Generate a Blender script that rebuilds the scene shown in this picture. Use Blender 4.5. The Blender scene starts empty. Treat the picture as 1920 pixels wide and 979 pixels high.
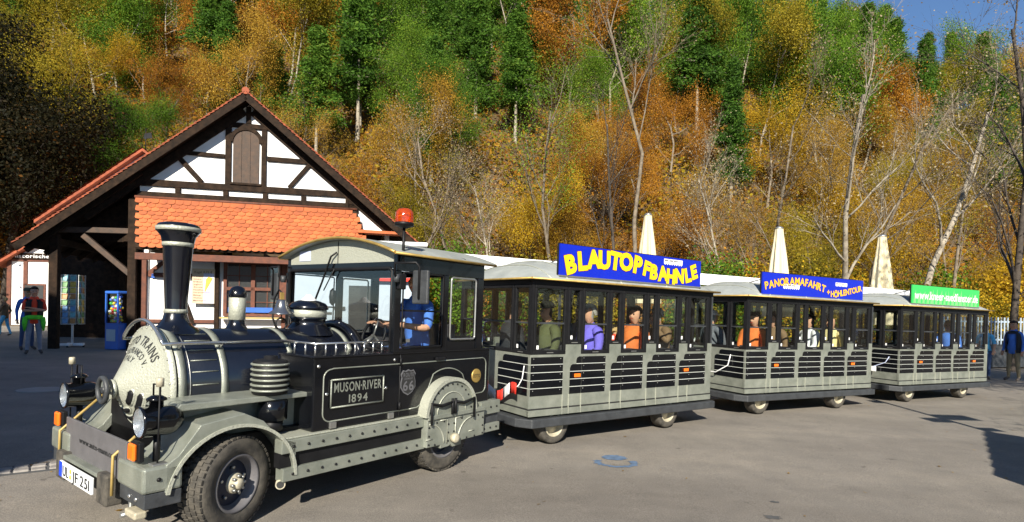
import bpy, bmesh, math, random
import numpy as np
from mathutils import Matrix, Vector
R = math.radians
PI = math.pi
scene = bpy.context.scene
COL = scene.collection
TILT = math.atan(.02)                       # the forecourt falls gently to the right
RY = Matrix.Rotation(TILT, 4, 'Y')

# ------------------------------------------------------------------ camera
cam = bpy.data.cameras.new('camera'); camo = bpy.data.objects.new('camera', cam); COL.objects.link(camo)
cam.sensor_width = 36; cam.lens = 36 * 1062 / 1920; cam.shift_y = (582 - 489.5) / 1920
cam.clip_start = .05; cam.clip_end = 2000
camo.matrix_world = Matrix.Translation((.032, 0, 1.6)) @ Matrix.Rotation(R(-.9), 4, 'Y') @ Matrix.Rotation(R(90), 4, 'X')
scene.camera = camo

# ------------------------------------------------------------------ sky, sun, exposure
SUN_EL = R(31); SAZ = Vector((-.085, -.996))
world = bpy.data.worlds.new('World'); scene.world = world; world.use_nodes = True
wn = world.node_tree; bg = wn.nodes['Background']
sky = wn.nodes.new('ShaderNodeTexSky'); sky.sky_type = 'NISHITA'; sky.sun_disc = False
sky.sun_elevation = SUN_EL; sky.sun_rotation = math.atan2(SAZ.x, SAZ.y); sky.air_density = 1.0; sky.dust_density = .05; sky.ozone_density = 6
wn.links.new(sky.outputs[0], bg.inputs[0]); bg.inputs[1].default_value = .07
sun = bpy.data.lights.new('sun', 'SUN'); sun.energy = 5.0; sun.angle = R(.5); sun.color = (1, .93, .80)
suno = bpy.data.objects.new('sun', sun); COL.objects.link(suno)
sv = Vector((SAZ.x * math.cos(SUN_EL), SAZ.y * math.cos(SUN_EL), math.sin(SUN_EL)))
suno.rotation_euler = sv.to_track_quat('Z', 'Y').to_euler(); suno.location = (0, -20, 30)
vs = scene.view_settings; vs.view_transform = 'Standard'; vs.look = 'None'; vs.gamma = 1; vs.exposure = .95
scene.render.engine = 'CYCLES'; scene.cycles.max_bounces = 6; scene.cycles.transparent_max_bounces = 16
scene.cycles.use_denoising = True

# ------------------------------------------------------------------ materials
MATS = {}
def node_mat(name):
    m = bpy.data.materials.new(name); m.use_nodes = True; MATS[name] = m
    nt = m.node_tree; return m, nt, nt.nodes['Principled BSDF']
def mat(name, col, rough=.5, metal=0, var=.12, scale=8, bump=0, bscale=60, spec=.5, coat=0, var2=None):
    """plain colour broken up by two scales of noise, with optional fine relief"""
    m, nt, b = node_mat(name); L = nt.links; N = nt.nodes
    tc = N.new('ShaderNodeTexCoord'); n1 = N.new('ShaderNodeTexNoise'); n1.inputs['Scale'].default_value = scale
    n1.inputs['Detail'].default_value = 6; n1.inputs['Roughness'].default_value = .65
    L.new(tc.outputs['Object'], n1.inputs['Vector'])
    rp = N.new('ShaderNodeValToRGB'); c = np.array(col)
    rp.color_ramp.elements[0].position = .3; rp.color_ramp.elements[1].position = .7
    lo = c * (1 - var); hi = np.minimum(c * (1 + var), 1)
    if var2 is not None: hi = np.array(var2)
    rp.color_ramp.elements[0].color = (*lo, 1); rp.color_ramp.elements[1].color = (*hi, 1)
    L.new(n1.outputs[0], rp.inputs[0]); L.new(rp.outputs[0], b.inputs['Base Color'])
    b.inputs['Roughness'].default_value = rough; b.inputs['Metallic'].default_value = metal
    b.inputs['Specular IOR Level'].default_value = spec; b.inputs['Coat Weight'].default_value = coat
    mr = N.new('ShaderNodeMapRange'); mr.inputs[3].default_value = rough * .8; mr.inputs[4].default_value = min(rough * 1.25, 1)
    L.new(n1.outputs[0], mr.inputs[0]); L.new(mr.outputs[0], b.inputs['Roughness'])
    if bump:
        n2 = N.new('ShaderNodeTexNoise'); n2.inputs['Scale'].default_value = bscale; n2.inputs['Detail'].default_value = 3
        L.new(tc.outputs['Object'], n2.inputs['Vector'])
        bp = N.new('ShaderNodeBump'); bp.inputs['Strength'].default_value = bump; bp.inputs['Distance'].default_value = .01
        L.new(n2.outputs[0], bp.inputs['Height']); L.new(bp.outputs[0], b.inputs['Normal'])
    return m
mat('silver', (.225, .245, .205), .36, .35, .2, 4, .35, 140, var2=(.32, .335, .285))
mat('trimwhite', (.58, .60, .56), .4, .1, .08, 12)
mat('roofsilver', (.33, .355, .34), .42, .2, .18, 3, .2, 60, var2=(.43, .45, .42))
mat('hammer', (.36, .37, .305), .38, .25, .1, 150, .6, 70, var2=(.46, .47, .39))
mat('blackpaint', (.004, .0045, .006), .16, 0, .3, 4, .04, 30, coat=.2, spec=.35)
mat('bluepaintblack', (.004, .005, .009), .2, 0, .3, 4, .04, 30, coat=.35)
mat('mattblack', (.008, .008, .009), .5, 0, .3, 8, spec=.25)
mat('rubber', (.035, .033, .030), .8, 0, .4, 12, .3, 80, var2=(.10, .088, .07))
mat('bumpergrey', (.036, .039, .043), .5, 0, .3, 10, .2, 60)
mat('chrome', (.62, .62, .60), .18, .9, .08, 10)
mat('steel', (.40, .40, .38), .35, .8, .1, 10)
mat('brass', (.46, .31, .09), .45, .6, .2, 12)
mat('yellowbar', (.40, .28, .09), .45, .1, .15, 14)
mat('rimblue', (.010, .016, .035), .4, 0, .3, 10)
mat('hubcream', (.42, .38, .28), .5, .1, .2, 30, .2, 80)
mat('whitepaint', (.78, .78, .76), .5, 0, .05, 5)
mat('awning', (.82, .84, .86), .6, 0, .04, 3)
mat('plaster', (.80, .79, .77), .85, 0, .04, 3, .25, 40)
mat('timber', (.016, .011, .008), .8, 0, .45, 7, .6, 30, spec=.12, var2=(.042, .026, .017))
mat('timberred', (.10, .030, .016), .7, 0, .35, 7, .5, 30, var2=(.17, .055, .028))
mat('doorwood', (.055, .037, .026), .75, 0, .35, 6, .5, 26, var2=(.10, .062, .042))
mat('tile', (.40, .088, .020), .7, 0, .25, 3, .3, 60, var2=(.54, .135, .034))
_m = MATS['tile'].node_tree; _b = _m.nodes['Principled BSDF']; _src = _b.inputs['Base Color'].links[0].from_socket
_oi = _m.nodes.new('ShaderNodeObjectInfo'); _mr = _m.nodes.new('ShaderNodeMapRange'); _mr.inputs[3].default_value = .68; _mr.inputs[4].default_value = 1.12; _m.links.new(_oi.outputs['Random'], _mr.inputs[0])
_hs = _m.nodes.new('ShaderNodeHueSaturation'); _m.links.new(_mr.outputs[0], _hs.inputs['Value']); _m.links.new(_src, _hs.inputs['Color']); _m.links.new(_hs.outputs[0], _b.inputs['Base Color'])
mat('tileold', (.26, .055, .022), .8, 0, .35, 5, .4, 40, var2=(.40, .10, .04))
mat('panelgrey', (.12, .115, .12), .5, .1, .12, 9, .1, 60)
mat('orange', (.85, .16, .01), .3, 0, .1, 20, coat=.3)
mat('signblue', (.004, .018, .42), .35, 0, .06, 4)
mat('signyellow', (.85, .60, .01), .45, 0, .05, 6)
mat('signorange', (.80, .42, .03), .45, 0, .08, 6)
mat('signred', (.16, .02, .01), .5, 0, .1, 6)
mat('signwhite', (.80, .80, .80), .5, 0, .03, 6)
mat('signgreen', (.04, .50, .10), .45, 0, .08, 4)
mat('signlightgreen', (.16, .62, .17), .45, 0, .08, 4)
mat('ink', (.02, .02, .02), .6, 0, .1, 6)
mat('shield', (.13, .13, .14), .5, .2, .1, 9)
mat('platewhite', (.75, .77, .78), .45, 0, .03, 8)
mat('eublue', (.01, .05, .5), .5, 0, .05, 8)
mat('parasol', (.60, .52, .34), .8, 0, .05, 4, .2, 30)
mat('redcloth', (.62, .03, .015), .7, 0, .1, 6)
mat('asphaltdark', (.07, .07, .07), .9, 0, .2, 8)
mat('cobble', (.24, .22, .20), .85, 0, .25, 9, .5, 40)
mat('concrete', (.30, .28, .25), .9, 0, .15, 4, .4, 40)
mat('bark', (.10, .075, .05), .9, 0, .4, 4, .8, 14, var2=(.26, .21, .15))
mat('barkdark', (.035, .026, .020), .9, 0, .4, 5, .8, 14, var2=(.085, .066, .05))
mat('barkpale', (.22, .18, .13), .9, 0, .4, 4, .8, 12, var2=(.42, .37, .29))
mat('bluebox', (.03, .12, .48), .4, 0, .1, 6)
mat('seat', (.03, .03, .035), .7, 0, .2, 9)
mat('bell', (.30, .30, .30), .2, .9, .1, 10)
mat('menupaper', (.52, .43, .30), .6, 0, .05, 5)
mat('menublue', (.45, .50, .68), .6, 0, .05, 5)
mat('waffle', (.62, .36, .05), .6, 0, .2, 30)
mat('truckshade', (.36, .43, .50), .4, 0, .05, 4)  # white truck body greyed towards blue, its shade put into the colour
mat('bluepaint', (.09, .14, .22), .85, 0, .35, 14, .1, 60)
mat('eye', (.02, .02, .02), .3)

def glass(name, tint, spec=1.0):
    m, nt, b = node_mat(name); N = nt.nodes; L = nt.links
    N.remove(b); out = N['Material Output']
    t = N.new('ShaderNodeBsdfTransparent'); t.inputs[0].default_value = (*tint, 1)
    g = N.new('ShaderNodeBsdfGlossy'); g.inputs['Roughness'].default_value = .03
    lw = N.new('ShaderNodeLayerWeight'); pw = N.new('ShaderNodeMath'); pw.operation = 'POWER'; pw.inputs[1].default_value = 5; L.new(lw.outputs['Facing'], pw.inputs[0])
    mu = N.new('ShaderNodeMath'); mu.operation = 'MULTIPLY_ADD'; mu.use_clamp = True; mu.inputs[1].default_value = .9; mu.inputs[2].default_value = .042 * spec; L.new(pw.outputs[0], mu.inputs[0])
    mx = N.new('ShaderNodeMixShader'); L.new(mu.outputs[0], mx.inputs[0]); L.new(t.outputs[0], mx.inputs[1]); L.new(g.outputs[0], mx.inputs[2])
    L.new(mx.outputs[0], out.inputs[0]); return m
glass('glass', (.93, .95, .94)); glass('glasswind', (.95, .96, .96), 1.6); glass('lens', (.9, .93, .95), 2.5)
m, nt, b = node_mat('amber'); b.inputs['Base Color'].default_value = (.80, .10, .004, 1); b.inputs['Roughness'].default_value = .08
b.inputs['Transmission Weight'].default_value = .75; b.inputs['Coat Weight'].default_value = .5
m, nt, b = node_mat('reflector'); b.inputs['Base Color'].default_value = (.85, .87, .9, 1); b.inputs['Metallic'].default_value = .85; b.inputs['Roughness'].default_value = .25
vo = nt.nodes.new('ShaderNodeTexVoronoi'); vo.inputs['Scale'].default_value = 26; bp = nt.nodes.new('ShaderNodeBump'); bp.inputs['Strength'].default_value = .6
nt.links.new(vo.outputs[0], bp.inputs['Height']); nt.links.new(bp.outputs[0], b.inputs['Normal'])
m, nt, b = node_mat('mirrorglass'); b.inputs['Base Color'].default_value = (.6, .6, .6, 1); b.inputs['Metallic'].default_value = 1; b.inputs['Roughness'].default_value = .1

# worn asphalt: aggregate speckle, broad tone changes, tyre polish
m, nt, b = node_mat('asphalt'); N = nt.nodes; L = nt.links
tc = N.new('ShaderNodeTexCoord')
def noise(sc, det=4, rough=.6, vec=None):
    n = N.new('ShaderNodeTexNoise'); n.inputs['Scale'].default_value = sc; n.inputs['Detail'].default_value = det; n.inputs['Roughness'].default_value = rough
    L.new(vec or tc.outputs['Object'], n.inputs['Vector']); return n.outputs[0]
def ramp(inp, stops):
    r = N.new('ShaderNodeValToRGB'); e = r.color_ramp.elements
    while len(e) < len(stops): e.new(.5)
    for q, (p, c) in zip(e, stops): q.position = p; q.color = (*c, 1)
    L.new(inp, r.inputs[0]); return r.outputs[0]
def mixc(f, a, c, mode='MIX'):
    x = N.new('ShaderNodeMix'); x.data_type = 'RGBA'; x.blend_type = mode
    for s, v in ((0, f), (6, a), (7, c)):
        if hasattr(v, 'links'): L.new(v, x.inputs[s])
        elif s == 0: x.inputs[0].default_value = v
        else: x.inputs[s].default_value = (*v, 1)
    return x.outputs[2]
mp = N.new('ShaderNodeMapping'); mp.inputs['Rotation'].default_value = (0, 0, R(-32)); mp.inputs['Scale'].default_value = (.35, 1.6, 1); L.new(tc.outputs['Object'], mp.inputs[0])
base = ramp(noise(.55, 5, .6, mp.outputs[0]), [(.25, (.145, .129, .110)), (.55, (.202, .183, .158)), (.8, (.262, .232, .192))])
base = mixc(.6, base, ramp(noise(2.2, 6, .7), [(.3, (.72, .72, .72)), (.7, (1.2, 1.18, 1.15))]), 'MULTIPLY')
spk = ramp(noise(95, 2, .8), [(.36, (.45, .45, .45)), (.52, (1, 1, 1)), (.68, (1.55, 1.5, 1.45))])
base = mixc(.55, base, spk, 'MULTIPLY')
spot = ramp(noise(5.5, 3, .5), [(.70, (1, 1, 1)), (.745, (.45, .43, .42))])
base = mixc(.7, base, spot, 'MULTIPLY')
L.new(base, b.inputs['Base Color']); b.inputs['Roughness'].default_value = .85
bp = N.new('ShaderNodeBump'); bp.inputs['Strength'].default_value = .5; bp.inputs['Distance'].default_value = .008
L.new(noise(120, 2, .7), bp.inputs['Height']); L.new(bp.outputs[0], b.inputs['Normal'])
mat('forestfloor', (.055, .035, .016), .95, 0, .4, .7, .6, 2, var2=(.13, .075, .025))

def leafmat(name, stops, huevar=.03):
    m, nt, b = node_mat(name); N = nt.nodes; L = nt.links
    at = N.new('ShaderNodeAttribute'); at.attribute_name = 'tone'
    oi = N.new('ShaderNodeObjectInfo')
    ad = N.new('ShaderNodeMath'); ad.operation = 'MULTIPLY_ADD'; L.new(oi.outputs['Random'], ad.inputs[0]); ad.inputs[1].default_value = .36; L.new(at.outputs['Fac'], ad.inputs[2])
    su = N.new('ShaderNodeMath'); su.operation = 'SUBTRACT'; L.new(ad.outputs[0], su.inputs[0]); su.inputs[1].default_value = .18
    r = N.new('ShaderNodeValToRGB'); e = r.color_ramp.elements
    while len(e) < len(stops): e.new(.5)
    for q, (p, c) in zip(e, stops): q.position = p; q.color = (*c, 1)
    L.new(su.outputs[0], r.inputs[0]); L.new(r.outputs[0], b.inputs['Base Color'])
    b.inputs['Roughness'].default_value = .65; b.inputs['Specular IOR Level'].default_value = .12
    tr = N.new('ShaderNodeBsdfTranslucent'); L.new(r.outputs[0], tr.inputs[0]); mx = N.new('ShaderNodeMixShader'); mx.inputs[0].default_value = .42
    L.new(b.outputs[0], mx.inputs[1]); L.new(tr.outputs[0], mx.inputs[2]); L.new(mx.outputs[0], N['Material Output'].inputs[0])
    return m
leafmat('leaf_rust', [(0, (0.153, 0.067, 0.012)), (0.4, (0.33, 0.142, 0.016)), (0.75, (0.481, 0.218, 0.023)), (1, (0.597, 0.332, 0.044))])
leafmat('leaf_gold', [(0, (0.184, 0.118, 0.013)), (0.35, (0.372, 0.227, 0.015)), (0.7, (0.577, 0.365, 0.02)), (1, (0.641, 0.469, 0.047))])
leafmat('leaf_olive', [(0, (0.093, 0.089, 0.011)), (.4, (0.204, 0.171, 0.015)), (.75, (0.343, 0.260, 0.020)), (1, (0.468, 0.357, 0.037))])
leafmat('leaf_brown', [(0, (0.179, 0.098, 0.017)), (.4, (0.333, 0.189, 0.022)), (.75, (0.474, 0.287, 0.034)), (1, (0.602, 0.403, 0.068))])
leafmat('leaf_green', [(0, (0.037, 0.079, 0.012)), (.4, (0.079, 0.165, 0.015)), (.75, (0.146, 0.256, 0.022)), (1, (0.268, 0.366, 0.037))])
leafmat('leaf_pine', [(0, (0.027, 0.061, 0.012)), (.4, (0.061, 0.140, 0.017)), (.75, (0.110, 0.207, 0.024)), (1, (0.183, 0.268, 0.037))])
leafmat('leaf_shaded', [(0, (.006, .007, .003)), (.5, (.016, .016, .006)), (.85, (.04, .026, .008)), (1, (.14, .06, .01))])  # deep shade of the left-edge trees put into the leaf colour
leafmat('leaf_dry', [(0, (.16, .11, .05)), (.5, (.30, .23, .13)), (1, (.48, .40, .27))])

# ------------------------------------------------------------------ object helpers
def link(o, parent=None):
    COL.objects.link(o)
    if parent is not None: o.parent = parent
    return o
def tag(o, label=None, cat=None, group=None, kind=None):
    if label: o['label'] = label
    if cat: o['category'] = cat
    if group: o['group'] = group
    if kind: o['kind'] = kind
    return o
def empty(name, loc=(0, 0, 0), rz=0, parent=None):
    o = bpy.data.objects.new(name, None); o.location = loc; o.rotation_euler = (0, 0, rz); o.empty_display_size = .1
    return link(o, parent)
def inst(me, name, parent, loc=(0, 0, 0), rot=(0, 0, 0), scale=None):
    o = bpy.data.objects.new(name, me); o.location = loc; o.rotation_euler = rot
    if scale: o.scale = scale
    return link(o, parent)
def copy_tree(o, parent=None):
    c = o.copy(); COL.objects.link(c); c.parent = parent
    for ch in o.children: copy_tree(ch, c)
    return c
class MB:
    def __init__(s): s.v = []; s.f = []; s.sm = []
    def add(s, v, f, smooth=False):
        k = len(s.v); s.v += [tuple(p) for p in v]; s.f += [tuple(i + k for i in q) for q in f]; s.sm += [smooth] * len(f); return s
    def box(s, x0, x1, y0, y1, z0, z1):
        v = [(x, y, z) for z in (z0, z1) for y in (y0, y1) for x in (x0, x1)]
        return s.add(v, [(0, 2, 3, 1), (4, 5, 7, 6), (0, 1, 5, 4), (2, 6, 7, 3), (0, 4, 6, 2), (1, 3, 7, 5)])
    def prism(s, poly, a, b, axis='y'):
        """polygon of two coordinates pushed from a to b along an axis"""
        put = {'y': lambda p, t: (p[0], t, p[1]), 'x': lambda p, t: (t, p[0], p[1]), 'z': lambda p, t: (p[0], p[1], t)}[axis]
        n = len(poly); v = [put(p, a) for p in poly] + [put(p, b) for p in poly]
        return s.add(v, [tuple(range(n))[::-1], tuple(range(n, 2 * n))] + [(i, (i + 1) % n, n + (i + 1) % n, n + i) for i in range(n)])
    def tube(s, pts, r, n=8, cap=True, closed=False):
        pts = [Vector(p) for p in pts]; m = len(pts); rs = r if hasattr(r, '__len__') else [r] * m
        v = []; up = None
        for i, p in enumerate(pts):
            if closed: d = (pts[(i + 1) % m] - pts[i - 1])
            else: d = (pts[min(i + 1, m - 1)] - pts[max(i - 1, 0)])
            if d.length < 1e-9: d = Vector((0, 0, 1))
            d.normalize()
            if up is None:
                up = Vector((0, 0, 1)) if abs(d.z) < .9 else Vector((1, 0, 0))
            a = (up - d * up.dot(d))
            if a.length < 1e-6: a = d.orthogonal()
            a.normalize(); up = a; b = d.cross(a)
            v += [p + (a * math.cos(2 * PI * k / n) + b * math.sin(2 * PI * k / n)) * rs[i] for k in range(n)]
        f = []
        for i in range(m if closed else m - 1):
            j = (i + 1) % m
            f += [(i * n + k, i * n + (k + 1) % n, j * n + (k + 1) % n, j * n + k) for k in range(n)]
        s.add(v, f, True)
        if cap and not closed:
            k0 = len(s.v) - len(v); s.f += [tuple(k0 + k for k in range(n))[::-1], tuple(k0 + (m - 1) * n + k for k in range(n))]; s.sm += [False, False]
        return s
    def lathe(s, prof, c=(0, 0, 0), n=24, axis='z', cap=True):
        """profile of (radius, along) turned round an axis through c"""
        put = {'z': lambda a, b, t: (c[0] + a, c[1] + b, c[2] + t), 'x': lambda a, b, t: (c[0] + t, c[1] + a, c[2] + b), 'y': lambda a, b, t: (c[0] + a, c[1] + t, c[2] + b)}[axis]
        v = [put(r * math.cos(2 * PI * k / n), r * math.sin(2 * PI * k / n), t) for r, t in prof for k in range(n)]
        f = [(i * n + k, i * n + (k + 1) % n, (i + 1) * n + (k + 1) % n, (i + 1) * n + k) for i in range(len(prof) - 1) for k in range(n)]
        s.add(v, f, True)
        if cap:
            k0 = len(s.v) - len(v); s.f += [tuple(k0 + k for k in range(n))[::-1], tuple(k0 + (len(prof) - 1) * n + k for k in range(n))]; s.sm += [False, False]
        return s
    def ball(s, c, r, n=8, m=6, sz=1):
        prof = [(r * math.sin(PI * i / m) + 1e-4, -r * sz * math.cos(PI * i / m)) for i in range(m + 1)]
        return s.lathe(prof, c, n)
    def mesh(s, name, m):
        me = bpy.data.meshes.new(name); me.from_pydata(s.v, [], s.f)
        for p, q in zip(me.polygons, s.sm): p.use_smooth = q
        bm = bmesh.new(); bm.from_mesh(me); bmesh.ops.recalc_face_normals(bm, faces=bm.faces); bm.to_mesh(me); bm.free()
        me.materials.append(MATS[m]); return me
    def build(s, name, m, parent=None, bevel=0, loc=(0, 0, 0), rot=(0, 0, 0), kind=None, label=None):
        o = inst(s.mesh(name, m), name, parent, loc, rot)
        if bevel:
            b = o.modifiers.new('bevel', 'BEVEL'); b.width = bevel; b.segments = 2; b.limit_method = 'ANGLE'; b.angle_limit = R(40)
        if kind: o['kind'] = kind
        if label: o['label'] = label
        return o
def xform(mb, M):
    mb.v = [tuple(M @ Vector(p)) for p in mb.v]; return mb
def bar(p, q, w, d, up=(0, 0, 1)):
    """square bar from p to q: w across, d along the up-ish normal"""
    p = Vector(p); q = Vector(q); a = (q - p).normalized(); u = Vector(up); u = (u - a * u.dot(a)).normalized(); r = a.cross(u)
    v = [e + r * (i * w / 2) + u * (j * d / 2) for e in (p, q) for i, j in ((-1, -1), (1, -1), (1, 1), (-1, 1))]
    return MB().add(v, [(0, 3, 2, 1), (4, 5, 6, 7), (0, 1, 5, 4), (1, 2, 6, 5), (2, 3, 7, 6), (3, 0, 4, 7)])

# lettering: outlines of the built-in typeface, filled, as flat polygons
_glyph = {}
def glyph(ch, off=0.0):
    k = (ch, off)
    if k not in _glyph:
        c = bpy.data.curves.new('t', 'FONT'); c.body = ch; c.size = 1; c.offset = off; c.resolution_u = 3; c.fill_mode = 'FRONT'
        o = bpy.data.objects.new('t', c); COL.objects.link(o)
        dg = bpy.context.evaluated_depsgraph_get(); me = bpy.data.meshes.new_from_object(o.evaluated_get(dg))
        v = np.array([p.co[:2] for p in me.vertices]) if len(me.vertices) else np.zeros((0, 2)); f = [tuple(p.vertices) for p in me.polygons]
        adv = (v[:, 0].max() - v[:, 0].min()) if len(v) else .3
        if len(v): v[:, 0] -= v[:, 0].min()
        bpy.data.objects.remove(o); bpy.data.curves.remove(c); bpy.data.meshes.remove(me)
        _glyph[k] = (v, f, adv)
    return _glyph[k]
def text(mb, s, h, fn, off=0.0, gap=.10, squeeze=1.0, width=None):
    """set s centred on u = 0 with cap height h; fn maps (u, v) to a point"""
    sc = h / .70; gl = [glyph(c, off) for c in s]; adv = [g[2] * sc * squeeze for g in gl]
    tot = sum(adv) + gap * sc * (len(s) - 1) * squeeze
    if width: sx = width / tot
    else: sx = 1
    u = -tot * sx / 2
    for (v, f, _), a in zip(gl, adv):
        mb.add([fn(u + p[0] * sc * squeeze * sx, p[1] * sc) for p in v], f); u += (a + gap * sc * squeeze) * sx
    return mb

# ------------------------------------------------------------------ setting: forecourt and hillside
def smooth(t): t = min(max(t, 0), 1); return t * t * (3 - 2 * t)
def gz(x, y):
    """ground height: falls 2 % to the right, then the wooded slope behind"""
    xx = max(min(x, 30), -30)
    z = -.02 * xx
    start = 30 + .25 * max(0, min(x, 60) - 10)
    d = max(0, y - start)
    z += .84 * d * smooth(d / 12)
    crest = float(np.interp(x, [-120, 0, 30, 39, 55, 63, 71, 84, 110, 160], [60, 57, 49, 43, 39, 36, 33, 28, 17, 7]))
    if z > crest - 8:                                    # the ridge rounds off
        z = crest - 8 + 8 * (1 - math.exp(-(z - crest + 8) / 8))
    return z
def terrain():
    ys = list(np.linspace(-60, 28, 12)) + list(np.linspace(30, 130, 51)) + [150, 200, 400]
    xs = list(np.linspace(-160, 170, 67)); xs = [-400] + xs + [400]
    return [(x, y, gz(x, y)) for y in ys for x in xs], [(j * len(xs) + i, j * len(xs) + i + 1, (j + 1) * len(xs) + i + 1, (j + 1) * len(xs) + i) for j in range(len(ys) - 1) for i in range(len(xs) - 1)]
tv, tf = terrain()
go = MB().add(tv, tf, True).build('hillside', 'forestfloor'); tag(go, kind='structure')
# asphalt sheet over the forecourt
gv = [(x, y, gz(x, y) + .006) for y in np.linspace(-40, 27, 40) for x in np.linspace(-30, 30, 40)]
MB().add(gv, [(j * 40 + i, j * 40 + i + 1, (j + 1) * 40 + i + 1, (j + 1) * 40 + i) for j in range(39) for i in range(39)], True).build('asphalt_forecourt', 'asphalt')
tag(bpy.data.objects['asphalt_forecourt'], kind='structure')
rng = random.Random(5)
# cobble gutter at the left: two rows of setts in a shallow bed
gut = empty('cobbled_gutter', (-4.40, 5.13, gz(-4.4, 5.13) + .006)); gut.rotation_euler = (0, TILT, R(38)); tag(gut, kind='structure')
MB().box(-4.6, 4.0, -.20, .14, -.02, .004).build('gutter_bed', 'asphaltdark', gut)
sett = [(MB().box(-.058, .058, -.058, .058, -.02, .014 + k * .003)).mesh('sett', 'cobble') for k in range(3)]
for i in range(70):
    for j in range(2):
        o = inst(sett[rng.randrange(3)], 'sett', gut, (-4.5 + i * .122 + rng.uniform(-.006, .006), -.10 + j * .135 + rng.uniform(-.006, .006), rng.uniform(-.003, .003)), (rng.uniform(-.05, .05), rng.uniform(-.05, .05), rng.uniform(-.08, .08)))
        b = o.modifiers.new('b', 'BEVEL'); b.width = .012; b.segments = 1
# faded blue paint mark
def blob(cx, cy, r0, r1, a0, a1, n=40, seed=1):
    q = random.Random(seed); mb = MB(); v = []
    for i in range(n + 1):
        a = a0 + (a1 - a0) * i / n
        for rr in (r0, r1): 
            w = rr * (1 + q.uniform(-.09, .09)); x, y = cx + w * math.cos(a) * 1.25, cy + w * math.sin(a); v.append((x, y, gz(x, y) + .011))
    return mb.add(v, [(2 * i, 2 * i + 1, 2 * i + 3, 2 * i + 2) for i in range(n)])
o = blob(1.19, 6.28, 0.0, .11, 0, 2 * PI); q = blob(1.17, 6.07, .13, .19, R(150), R(390), seed=4)
o.add(q.v, q.f); tag(o.build('blue_paint_mark', 'bluepaint'), 'faded blue round paint mark on the asphalt in front of the wagon', 'paint mark')
mc = MB().lathe([(.0, .0), (.33, .0), (.33, .006), (.30, .012), (.0, .012)], (0, 0, 0), 28, cap=False)
o = mc.build('manhole_cover', 'concrete', None, loc=(-7.74, 9.37, gz(-7.74, 9.37) + .006)); o.rotation_euler = (0, TILT, 0); tag(o, 'round manhole cover in the shaded road beside the locomotive', 'manhole')

# ------------------------------------------------------------------ locomotive (x to the rear, y to the far side, z up; near flank at y = 0)
def vehicle(name, X, Y, ang):
    o = empty(name); o.matrix_world = RY @ Matrix.Translation((X, Y, .01)) @ Matrix.Rotation(R(ang), 4, 'Z'); return o
LW = 1.752; YC = .876; BZ = .95; BR = .41
loco = vehicle('train_locomotive', -1.845, 3.849, 53.16)
tag(loco, 'black and silver steam-style road train locomotive with tall chimney, pulling the wagons', 'locomotive')
P = loco
MB().box(-.30, 2.80, .22, 1.53, .27, .62).build('chassis', 'mattblack', P)
def rivets(name, pts, normal, r=.013, m='silver', par=P):
    mb = MB()
    for p in pts:
        ax = {'y': 'y', 'x': 'x', 'z': 'z'}[normal[-1]]; sgn = -1 if normal[0] == '-' else 1
        prof = [(r, 0), (r * .8, sgn * r * .5), (r * .35, sgn * r * .8)]
        mb.lathe(prof, p, 8, ax)
    return mb.build(name, m, par, kind='stuff')
# --- front bumper
for y0, y1, s in ((0, .40, 1), (1.352, LW, -1)):
    MB().box(-.56, -.33, y0, y1, .395, .555).build('bumper_block', 'silver', P, .018)
    MB().box(-.545, -.33, y0 + .01, y1 - .01, .30, .393).build('bumper_rubber', 'bumpergrey', P, .006)
    rivets('bumper_stud', [(-.545, y0 + a, .345) for a in (.12, .22)], '-x', .016, 'chrome')
rivets('bumper_rivet', [(-.47, -.001, .475), (-.38, -.001, .475)], '-y', .014, 'mattblack')
for y, ex, ez in ((.43, -.30, .80), (1.49, -.29, .82)):
    MB().tube([(-.575, y, .305), (-.575, y, .56), (ex, y, ez)], .010, 6).build('guard_bar', 'yellowbar', P)
MB().box(-.548, -.53, .30, 1.452, .405, .668).build('front_panel', 'panelgrey', P, .004)
mb = MB(); text(mb, 'www.auto-mann.com', .040, lambda u, v: (-.5515, .80 - u, .525 + v), .012, .06, width=.70); mb.build('front_lettering', 'ink', P)
MB().box(-.60, -.53, .62, 1.31, .385, .412).build('plate_shelf', 'silver', P, .006)
for y0, y1 in ((.46, .63), (1.30, 1.47)): MB().box(-.60, -.50, y0, y1, .225, .425).build('bumper_pad', 'rubber', P, .012)
MB().box(-.50, -.45, .46, 1.47, .22, .42).build('cross_member', 'mattblack', P)
lp = MB().box(-.622, -.606, .645, 1.30, .27, .382).build('license_plate', 'platewhite', P, .004)
MB().box(-.6245, -.6215, 1.235, 1.297, .273, .379).build('plate_band', 'eublue', lp)
mb = MB(); text(mb, 'UL', .072, lambda u, v: (-.6255, 1.155 - u, .29 + v), .010, .14, width=.12); text(mb, 'JF', .072, lambda u, v: (-.6255, .955 - u, .29 + v), .010, .16, width=.115); text(mb, '251', .072, lambda u, v: (-.6255, .765 - u, .29 + v), .010, .14, width=.175); mb.build('plate_lettering', 'ink', lp, kind='stuff')
mb = MB(); mb.lathe([(.016, 0), (.016, -.003)], (-.622, 1.055, .345), 12, 'x'); mb.lathe([(.016, 0), (.016, -.003)], (-.622, 1.055, .305), 12, 'x'); mb.build('plate_seal', 'waffle', lp, kind='stuff')
for y in (.32, 1.43):
    MB().tube([(-.56, y, .20), (-.50, y, .20), (-.50, y, .30)], .018, 8).build('tow_hook', 'steel', P)
MB().box(-.56, -.49, .10, .26, .22, .265).build('tow_bracket', 'hubcream', P, .01)
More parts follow.
